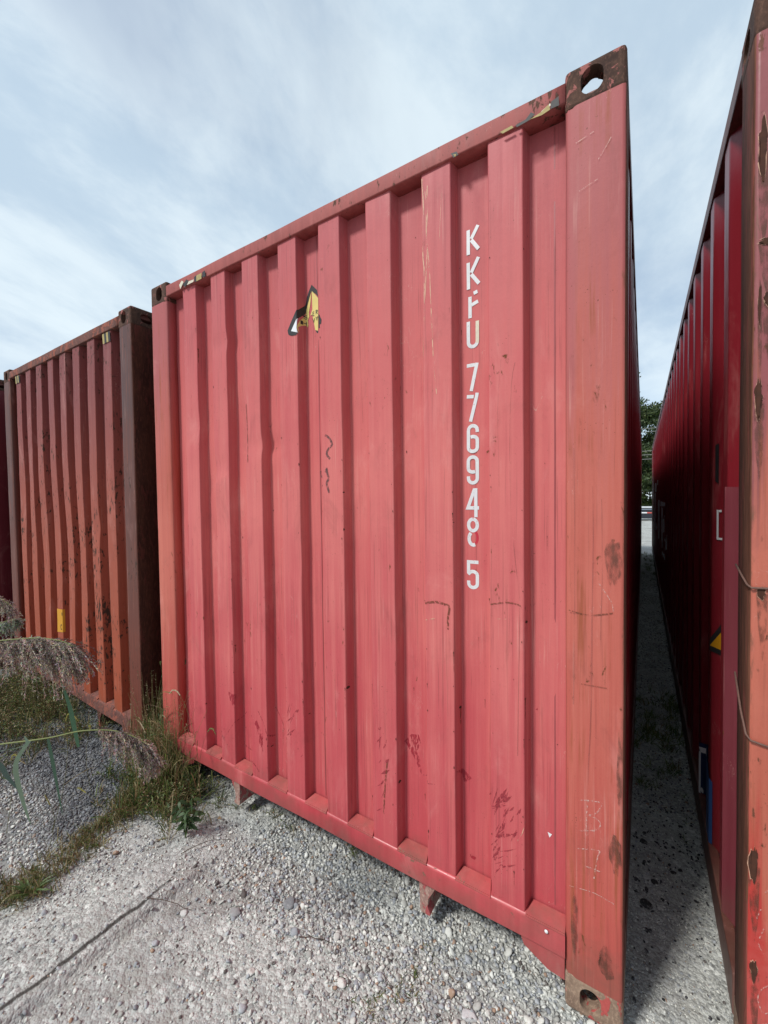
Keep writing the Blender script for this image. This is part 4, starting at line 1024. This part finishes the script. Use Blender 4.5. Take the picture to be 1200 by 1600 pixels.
for i in range(14): tuft(B, random.gauss(1.74, .05), random.gauss(-.30, .03), 7, .025, .035, .35, .003)
tag(B.done('sprouts', M['grass']), 'thin brownish moss and sprouts in the gravel below the serial letters', 'weeds', kind='stuff')


def thing(name, label, cat, loc, group=None): return empty(name, loc, (0, 0, 0), label, cat, group)


def seed_head(B, pts, r, col):
    """bristly foxtail spike along pts"""
    P = smooth_line(pts, 5); n = len(P)
    B.stem(P, r*.45, col, 6, r*.2)
    for i, p in enumerate(P):
        t_ = i/(n-1); rr = r*math.sin(math.pi*min(1, .12+t_*.85))**.6; d = (Vector(P[min(i+1, n-1)])-Vector(P[max(i-1, 0)])).normalized()
        for k in range(16):
            a = d.orthogonal().normalized(); a.rotate(Matrix.Rotation(random.uniform(0, 6.28), 3, d)); q = Vector(p)+d*random.uniform(-.003, .003)
            B.strip([q, q+(a*rr+d*rr*.9)], .0011, tuple(c*random.uniform(.8, 1.25) for c in col), prof=lambda t: 1-t*.8)


def foxtail(base, head, label, hang=(0, 0), hl=.055, col=(.34, .36, .17), bow=None, red=False, leaves=3, r=.0055):
    bx, by = base; b0 = Vector((bx, by, gzs(bx, by))); H = Vector(head); root = thing('foxtail_grass', label, 'grass plant', b0, 'foxtail grasses standing by the weeds')
    bw = bow or (random.gauss(0, .02), random.gauss(0, .02), .02)
    pts = curve(b0, H, bw, 10); B = Blades(); sc_ = (.28, .14, .08) if red else (.19, .19, .07)
    B.stem(pts, .0013, sc_, 5, .0007); B.done('stem', M['grass'], root, b0)
    d = (pts[-1]-pts[-3]).normalized(); side = Vector((hang[0], hang[1], 0))
    hp = [H, H+d*hl*.4+side*hl*.15, H+d*hl*.65+side*hl*.5+Vector((0, 0, -abs(side.length)*hl*.15)), H+d*hl*.65+side*hl*.95+Vector((0, 0, -side.length*hl*.55))] if side.length > 0 else [H, H+d*hl*.5, H+d*hl]
    B = Blades(); seed_head(B, [tuple(p) for p in hp], r, col); B.done('seed_head', M['grass'], root, b0)
    for k in range(leaves):
        i = random.randint(1, 6); p = pts[i]; a = random.uniform(0, 6.28); L_ = random.uniform(.08, .17); dd = Vector((math.cos(a), math.sin(a), random.uniform(.3, 1.1))).normalized()
        B = Blades(); B.strip([p, p+dd*L_*.4, p+dd*L_*.75+Vector((0, 0, -.01)), p+dd*L_+Vector((0, 0, -.04))], random.uniform(.004, .007), tint(.2)); B.done('leaf', M['grass'], root, b0)


random.seed(77)
PALE = (.62, .60, .40); GRN = (.24, .30, .10); YEL = (.42, .40, .10)
foxtail((-.723, .227), (-.763, .20, .575), 'tallest upright foxtail with a pale head in front of the brown corner post', (0, 0), .06, PALE, red=True)
foxtail((-.696, .223), (-.745, .18, .30), 'foxtail with a green head bent left before the brown corner post', (-1, -.4), .09, GRN, red=True)
foxtail((-.597, .231), (-.575, .234, .265), 'small foxtail with a short white tuft between the two containers', (0, 0), .03, (.7, .68, .55), leaves=1, r=.006)
foxtail((-.104, .052), (-.097, .057, .600), 'foxtail with a small round head beside the dark flank of the brick red container', (.2, 0), .03, GRN, leaves=4)
foxtail((-.10, .045), (-.088, .057, .525), 'straight green stalk with a dark nodding head at the left corner of the salmon container', (.7, 0), .045, (.13, .19, .10), leaves=4)
foxtail((.437, -.04), (.352, -.09, .575), 'long foxtail arching left with a whitish head across the left post of the salmon container', (-1, -.3), .055, PALE, bow=(.05, 0, .07))
foxtail((-.158, .096), (-.135, .10, .285), 'foxtail with a pale hooked head low against the left post', (.8, .1), .06, (.40, .42, .25))
foxtail((.052, .004), (.160, .077, .755), 'tall thin foxtail whose tiny head reaches highest on the salmon wall', (.4, 0), .025, (.35, .28, .16), leaves=1, bow=(.02, 0, .02))
foxtail((.063, -.003), (.160, .062, .655), 'thin foxtail with a brown drooping head just below the highest one', (-.2, 0), .04, (.20, .20, .10), leaves=1)
foxtail((.479, -.053), (.505, -.03, .390), 'foxtail nearest the tunnel rail with a green head bent right', (1, 0), .05, GRN, red=True)
foxtail((-.028, -.549), (.04, -.50, .535), 'foxtail with a yellow arched head over the dark gravel', (1, .4), .075, YEL, leaves=1)
foxtail((-.357, .142), (-.43, .09, .17), 'low green foxtail lying towards the brick red bottom rail', (-1, 0), .08, GRN)
foxtail((.192, -.369), (.085, -.44, .150), 'short foxtail with a hanging yellowish head in the weed strip', (-.3, 0), .06, YEL, leaves=2)
foxtail((-.223, -.668), (-.19, -.65, .34), 'foxtail at the left edge with a yellow green curved head', (.9, .3), .07, YEL, leaves=1)
foxtail((-.068, .074), (-.071, .067, .39), 'foxtail with a pale loop shaped head before the orange left post', (-.5, 0), .055, (.42, .42, .27))
foxtail((.098, -.605), (.117, -.599, .20), 'short stiff foxtail with an upright yellow head above the leftmost weeds', (0, 0), .06, YEL, leaves=2)
foxtail((.171, -.281), (.195, -.272, .245), 'green foxtail standing in the middle of the weed strip', (.2, 0), .05, GRN)
foxtail((-.056, -.337), (-.075, -.352, .38), 'slender foxtail rising from dark gravel behind the near reed stem', (-.3, -.1), .045, YEL, leaves=1)

# tall green stalk and dead twig in the clump
b0 = Vector((.02, -.02, gzs(.02, -.02))); root = thing('wild_grass', 'tall straight green grass stalk with blades leaning right at the corner of the salmon container', 'grass plant', b0)
B = Blades(); B.stem(curve(b0, (-.01, 0, .50), (.01, 0, 0), 8), .0022, (.16, .22, .06), 6, .001); B.done('stem', M['grass'], root, b0)
for k in range(12):
    a = random.uniform(-.6, 1.2); z_ = random.uniform(.05, .34); p = Vector((.02-.03*z_, -.02, z_)); L_ = random.uniform(.14, .26)
    B = Blades(); B.strip(curve(p, p+Vector((math.cos(a)*L_*.8, -abs(math.sin(a))*L_*.3, L_*random.uniform(.1, .8))), (0, 0, L_*.16), 6), random.uniform(.005, .009), random.choice([(.16, .20, .09), (.10, .17, .06), (.30, .30, .16), (.12, .18, .08)])); B.done('leaf', M['grass'], root, b0)
for bx, by, n, L0, lab in ((.10, -.12, 16, .16, 'clump of broad green grass blades below the nearest foxtails'), (.30, -.04, 14, .14, 'clump of grass with a few pale dry blades left of the first tunnel rail')):
    b0 = Vector((bx, by, gzs(bx, by))); root = thing('grass_clump', lab, 'grass plant', b0)
    for k in range(n):
        a = random.uniform(0, 6.28); L_ = L0*random.uniform(.6, 1.3); B = Blades()
        B.strip(curve(b0+Vector((random.gauss(0, .012), random.gauss(0, .012), 0)), b0+Vector((math.cos(a)*L_*.7, math.sin(a)*L_*.5, L_*random.uniform(.5, 1))), (0, 0, L_*.15), 6), random.uniform(.006, .010), tint(.25)); B.done('leaf', M['grass'], root, b0)
# crab grass at the left edge
b0 = Vector((.30, -.735, gzs(.30, -.735))); root = thing('crabgrass', 'bright green crabgrass rosette at the lower left edge', 'grass plant', b0)
for k in range(34):
    a = random.uniform(0, 6.28); L_ = random.uniform(.05, .12); B = Blades()
    B.strip(curve(b0, b0+Vector((math.cos(a)*L_, math.sin(a)*L_, random.uniform(.01, .07))), (0, 0, .018), 5), random.uniform(.005, .009), random.choice([(.12, .19, .05), (.09, .15, .04), (.16, .22, .07)])); B.done('leaf', M['grass'], root, b0)
# dark leafy weed
b0 = Vector((.600, -.225, gzs(.60, -.225))); root = thing('leafy_weed', 'dark green leafy weed alone in front of the grass, drooping towards the camera', 'weed', b0)
for s_ in range(6):
    a = random.uniform(0, 6.28); tip = b0+Vector((math.cos(a)*.055, math.sin(a)*.05-.02, random.uniform(.09, .20))); c = curve(b0, tip, (0, 0, .01), 7)
    B = Blades(); B.stem(c, .0018, (.10, .13, .04), 5, .001); B.done('stem', M['grass'], root, b0)
    for i, p in enumerate(c[2:]):
        for q in range(2):
            aa = random.uniform(0, 6.28); L_ = random.uniform(.030, .060); dd = Vector((math.cos(aa), math.sin(aa), random.uniform(-.5, .3))).normalized()
            B = Blades(); B.strip([p, p+dd*L_*.3+Vector((0, 0, .004)), p+dd*L_*.65, p+dd*L_+Vector((0, 0, -.008))], L_*.42, random.choice([(.035, .075, .022), (.05, .10, .03), (.07, .13, .045)]), prof=lambda t: math.sin(math.pi*min(1, t*.93+.07))**.9); B.done('leaf', M['grass'], root, b0)
for p0, p1, bw, lab in (((.68, -.30), (.80, -.12), .02, 'thin dry twig behind the dark leafy weed'), ((.78, -.50), (.95, -.42), .012, 'dark bent twig lying on the slab edge'), ((1.06, .01), (1.02, -.12), .01, 'dark thin stalk under the bottom rail of the salmon container'), ((1.40, -.27), (1.52, -.22), .006, 'short brown twig on the gravel below the middle rib')):
    P = curve((p0[0], p0[1], gzs(*p0)+.008), (p1[0], p1[1], gzs(*p1)+.006), (0, 0, bw), 6); B = Blades(); B.stem([tuple(q+Vector((random.gauss(0, .003), random.gauss(0, .003), 0))) for q in P], .0018, (.10, .065, .045), 5, .0009)
    tag(B.done('twig', M['grass']), lab, 'twig')
for x, y, c, lab in ((.62, -.06, (.55, .36, .20), 'pale curled dead leaf by the leafy weed'), (.05, -.3, (.28, .10, .07), 'reddish dead leaf on the dark gravel')):
    B = Blades(); z_ = gzs(x, y)+.006; B.strip([(x, y, z_), (x+.015, y+.006, z_+.010), (x+.032, y+.004, z_+.006), (x+.045, y, z_)], .018, c, prof=lambda t: math.sin(math.pi*min(1, t*.9+.1))); tag(B.done('dead_leaf', M['grass']), lab, 'leaf')

# reeds leaning in from beyond the left edge of the view
def reed(label, base, pts, plume_from, leaves, dens_=150, length=.085, seed=1, cols=None, hang=Vector((0, 0, -1)), sr=.0030):
    random.seed(seed); b0 = Vector((base[0], base[1], gzs(*base))); root = thing('reed', label, 'reed', b0, 'feathery reeds leaning in from the left')
    P = smooth_line([tuple(b0)]+pts, 6); B = Blades(); B.stem(P, sr, (.26, .30, .10), 7, .0012); B.done('stem', M['grass'], root, b0)
    n = len(P); k0 = int(n*plume_from); B = Blades(); cols = cols or [(.38, .30, .25), (.52, .43, .36), (.22, .165, .14), (.66, .57, .48), (.46, .37, .30)]
    tot = n-1-k0
    for i in range(dens_):
        u = random.random(); f = k0+u*tot; j = min(int(f), n-2); p = Vector(P[j]).lerp(Vector(P[j+1]), f-j); d = (Vector(P[j+1])-Vector(P[j])).normalized()
        env = (.35+.65*math.sin(math.pi*min(1, .15+.8*u))); L_ = length*env*random.uniform(.35, 1.15)
        dr = (d*random.uniform(.25, 1.0)+hang*random.uniform(.25, 1.0)+Vector((random.gauss(0, .28), random.gauss(0, .28), random.gauss(0, .2)))).normalized()
        e = p+dr*L_+hang*L_*.35; br = curve(p, e, -hang*L_*.12, 6); col = random.choice(cols)
        B.stem(br, .0005, tuple(c*.7 for c in col), 3, .0003)
        for q in range(int(14+L_*430)):
            t_ = random.uniform(.12, 1); jj = min(int(t_*6), 5); pp = br[jj].lerp(br[jj+1], t_*6-jj); dd = ((br[jj+1]-br[jj]).normalized()*1.0+Vector((random.gauss(0, .45), random.gauss(0, .45), random.gauss(0, .45)))).normalized()
            l2 = random.uniform(.005, .010); B.strip([pp, pp+dd*l2*.5, pp+dd*l2], random.uniform(.0014, .0026), tuple(c*random.uniform(.75, 1.3) for c in col), prof=lambda t: math.sin(math.pi*min(1, t*.85+.12)))
    B.done('plume', M['plume'], root, b0)
    for L in leaves:
        B = Blades(); wv = L[1]; B.strip([Vector(q) for q in smooth_line(L[0], 4)], wv, L[2], side=rt2*.9+up2*.12, prof=lambda t: math.sin(math.pi*min(1, .16+t*.84))**.8); B.done('leaf', M['grass'], root, b0)


reed('reed with a horizontal yellow green stem and brown plume in front of the weeds', (.05, -1.45), [(.40, -1.23, .68), (.573, -1.12, .83), (.737, -1.016, .873), (.835, -.954, .89), (.958, -.876, .908), (1.048, -.818, .929), (1.139, -.761, .926), (1.204, -.721, .893), (1.229, -.706, .862)], .70,
     [([(.978, -.805, .850), (.962, -.812, .93), (.953, -.818, .985), (.925, -.833, 1.077)], .016, (.05, .13, .07)), ([(.960, -.876, .906), (.968, -.871, .85), (.977, -.867, .797), (.997, -.857, .671)], .012, (.045, .105, .065))], 330, .080, 4)
reed('reed with the largest dusky plume, bent over above the yellow sticker at the left edge', (-.15, -1.5), [(.30, -1.33, .50), (.492, -1.232, .781), (.648, -1.125, 1.113), (.805, -1.023, 1.208), (.899, -.964, 1.22), (.994, -.904, 1.227), (1.057, -.865, 1.215), (1.081, -.85, 1.198)], .60, [], 560, .115, 9)
reed('reed with a pinkish plume tip at the left edge, highest of them', (-.3, -1.3), [(.0, -1.2, .6), (.266, -1.075, .999), (.416, -.97, 1.30), (.493, -.922, 1.325), (.569, -.875, 1.288), (.607, -.851, 1.255)], .72, [], 160, .055, 12)
reed('reed with a pale grey green plume tip just under the pinkish one', (-.2, -1.1), [(.2, -1.0, .65), (.386, -.939, .94), (.425, -.909, 1.141), (.503, -.859, 1.186), (.551, -.829, 1.200)], .72, [], 170, .045, 15, cols=[(.30, .33, .26), (.42, .44, .36), (.22, .26, .18)])
reed('young leafy reed at the left edge with grey green blades and no plume', (.72, -1.45), [(.85, -1.2, .5), (.95, -1.08, .80), (.985, -1.045, .93)], .97,
     [([(.985, -1.045, .93), (1.02, -1.015, .955), (1.091, -.968, .973), (1.088, -.970, 1.000)], .016, (.16, .24, .17)), ([(1.100, -.962, .985), (1.072, -.984, .925), (1.083, -.977, .838), (1.104, -.965, .760)], .015, (.15, .22, .15)), ([(.985, -1.045, .95), (1.026, -1.01, .93), (1.05, -.995, .888), (1.082, -.976, .845)], .018, (.05, .09, .075)),
      ([(.97, -1.06, .86), (1.0, -1.03, .875), (1.04, -1.0, .868)], .010, (.14, .2, .12))], 3, .02, 20, sr=.0022)

# ------------------------------------------------------------------ far end of the gap
B = Blades(); random.seed(5)
gm, t, b, o = newmat('far_grass'); v = t.new('ShaderNodeTexCoord').outputs['Object']; t.put(b.inputs['Base Color'], t.mix(t.noise(v, 6, 5), (.10, .12, .03), (.22, .21, .08))); b.inputs['Roughness'].default_value = .9
bm = bmesh.new()
vs = [bm.verts.new((x, y, z)) for x, y, z in ((-60, 47, .33), (70, 47, .33), (70, 52, .95), (-60, 52, .95), (70, 110, 1.5), (-60, 110, 1.5))]
bm.faces.new(vs[:4]); bm.faces.new([vs[3], vs[2], vs[4], vs[5]]); bmesh.ops.subdivide_edges(bm, edges=bm.edges[:], cuts=12, use_grid_fill=True)
for q in bm.verts: q.co.z += .12*mnoise.noise(q.co*.4)
tag(link('verge', bm, gm, smooth=True), kind='structure')


def tree(x, y, h, cr, n, label, cols, airy=1.0, low=0):
    z0 = 1.0; root = thing('broadleaf_tree', label, 'tree', (x, y, z0), 'trees behind the far end of the yard'); bm = bmesh.new()
    tube(bm, [(0, 0, -.3), (.1, 0, h*.3), (-.1, .1, h*.6), (0, 0, h*.92)], .2, 8, radii=[h*.022, h*.017, h*.010, .03]); ends = []
    for k in range(16):
        z_ = h*random.uniform(.18, .85); a = random.uniform(0, 6.28); L_ = cr*random.uniform(.5, 1)*(1.15-z_/h*.65); e = Vector((math.cos(a)*L_, math.sin(a)*L_, z_+L_*random.uniform(.2, .6)))
        tube(bm, [(0, 0, z_), tuple(e*.5+Vector((0, 0, z_*.5-.1))), tuple(e)], .05, 5, radii=[.09, .05, .02]); ends += [e, e*.6+Vector((0, 0, z_*.4))]
    ends += [Vector((random.uniform(-cr, cr), random.uniform(-1, 1), random.uniform(.1, 1.3))) for _ in range(low)]
    link('trunk', bm, M['bark'], root, smooth=True); ends.append(Vector((0, 0, h*.95))); ends.append(Vector((0, 0, h*.8)))
    cl = [(e+Vector((random.gauss(0, .5), random.gauss(0, .5), random.gauss(0, .5))), random.uniform(.5, 1.25)*cr*.30) for e in ends for _ in range(3)]
    n_ = n; k = RNG.integers(0, len(cl), n_); c = np.array([cl[i][0] for i in k]); r_s = np.array([cl[i][1] for i in k]); d = RNG.normal(size=(n_, 3)); d /= np.linalg.norm(d, axis=1)[:, None]
    P = c+d*(r_s*RNG.uniform(.35, 1.05, n_)*airy)[:, None]*np.array([1, 1, .7]); a1 = RNG.normal(size=(n_, 3)); a1 /= np.linalg.norm(a1, axis=1)[:, None]; a2 = np.cross(a1, RNG.normal(size=(n_, 3))); a2 /= np.linalg.norm(a2, axis=1)[:, None]
    s_ = RNG.uniform(.09, .20, n_)[:, None]; co = np.stack([P-a1*s_, P+a2*s_*.6, P+a1*s_, P-a2*s_*.6], 1).reshape(-1, 3)
    tt = np.array(cols)[RNG.integers(0, len(cols), n_)]*RNG.uniform(.7, 1.3, (n_, 1)); npmesh('crown', co, np.arange(n_*4).reshape(-1, 4), M['grass'], root, tint=tt)


DG = [(.05, .085, .025), (.07, .11, .03), (.035, .065, .025), (.09, .12, .04)]
tree(1.0, 58, 15.8, 4.2, 14000, 'tall airy tree whose thin top shows highest in the gap', DG, 1.15)
tree(4.6, 57, 12.2, 4.6, 26000, 'dense green tree filling the far end of the gap', DG)
tree(-4.5, 62, 13, 4.6, 7000, 'broad tree hidden to the left beyond the yard', DG)
tree(10.5, 60, 14, 4.6, 7000, 'broad tree hidden to the right beyond the yard', DG)
tree(3.0, 54.5, 4.2, 3.0, 16000, 'low dark bushy tree at the foot of the dense one', DG, low=22)
for x, lab in ((-14, 'wooden utility pole left of the trees carrying the wires'), (22, 'wooden utility pole right of the trees carrying the wires')):
    root = thing('utility_pole', lab, 'pole', (x, 50, .9), 'utility poles along the far verge'); bm = bmesh.new(); tube(bm, [(0, 0, -.5), (0, 0, 10)], .14, 10, radii=[.16, .11]); link('post', bm, M['bark'], root, smooth=True)
    bm = bmesh.new(); box(bm, (-.06, -.9, 9.3), (.06, .9, 9.45)); link('crossarm', bm, M['bark'], root)
wm = plain('cable_grey', (.32, .32, .32), .6)
root = thing('power_line', 'thin overhead wires crossing in front of the trees at the end of the gap', 'wires', (4, 50, 6))
for z_ in (9.5, 9.15, 7.15, 6.75, 6.3):
    bm = bmesh.new(); tube(bm, [(-18+36*k/20, 0, z_-6+.9*((k/10-1)**2)*.5-.3) for k in range(21)], .022, 5); link('cable', bm, wm, root)
# flatbed trailer parked across the far opening
root = thing('flatbed_trailer', 'dark flatbed trailer with a pale deck rail parked far off beyond the gap', 'trailer', (3.2, 31, .33))
dm = plain('dark_trailer_paint', (.02, .025, .035), .5); lm = plain('galvanised_rail', (.62, .66, .70), .4)
for nm, a_, b_, mt_ in (('deck', (-4, 0, .72), (4, 2.2, .80), dm), ('rail', (-4.02, -.04, .82), (4.02, .05, .93), lm), ('rail', (-4.02, -.03, .68), (4.02, .04, .76), plain('slate_rail', (.18, .22, .27), .5)), ('side_beam', (-4, .02, .12), (4, .12, .66), dm), ('side_beam', (-3.9, 2.08, .3), (3.9, 2.16, .70), dm)):
    bm = bmesh.new(); box(bm, a_, b_, .01); link(nm, bm, mt_, root)
bm = bmesh.new(); box(bm, (-.95, -.005, .47), (-.52, .015, .55)); link('reflector', bm, M['white'], root)
bm = bmesh.new(); box(bm, (-.52, -.005, .47), (-.25, .015, .55)); link('reflector', bm, plain('red_reflector', (.6, .12, .10), .4), root)
for wx in (1.2, 2.2):
    for wy in (.15, 1.75):
        bm = bmesh.new(); bmesh.ops.create_cone(bm, cap_ends=True, segments=24, radius1=.36, radius2=.36, depth=.24, matrix=Matrix.Translation((wx, wy+.15, .36)) @ Matrix.Rotation(math.pi/2, 4, 'X')); link('wheel', bm, M['black'], root, smooth=False)
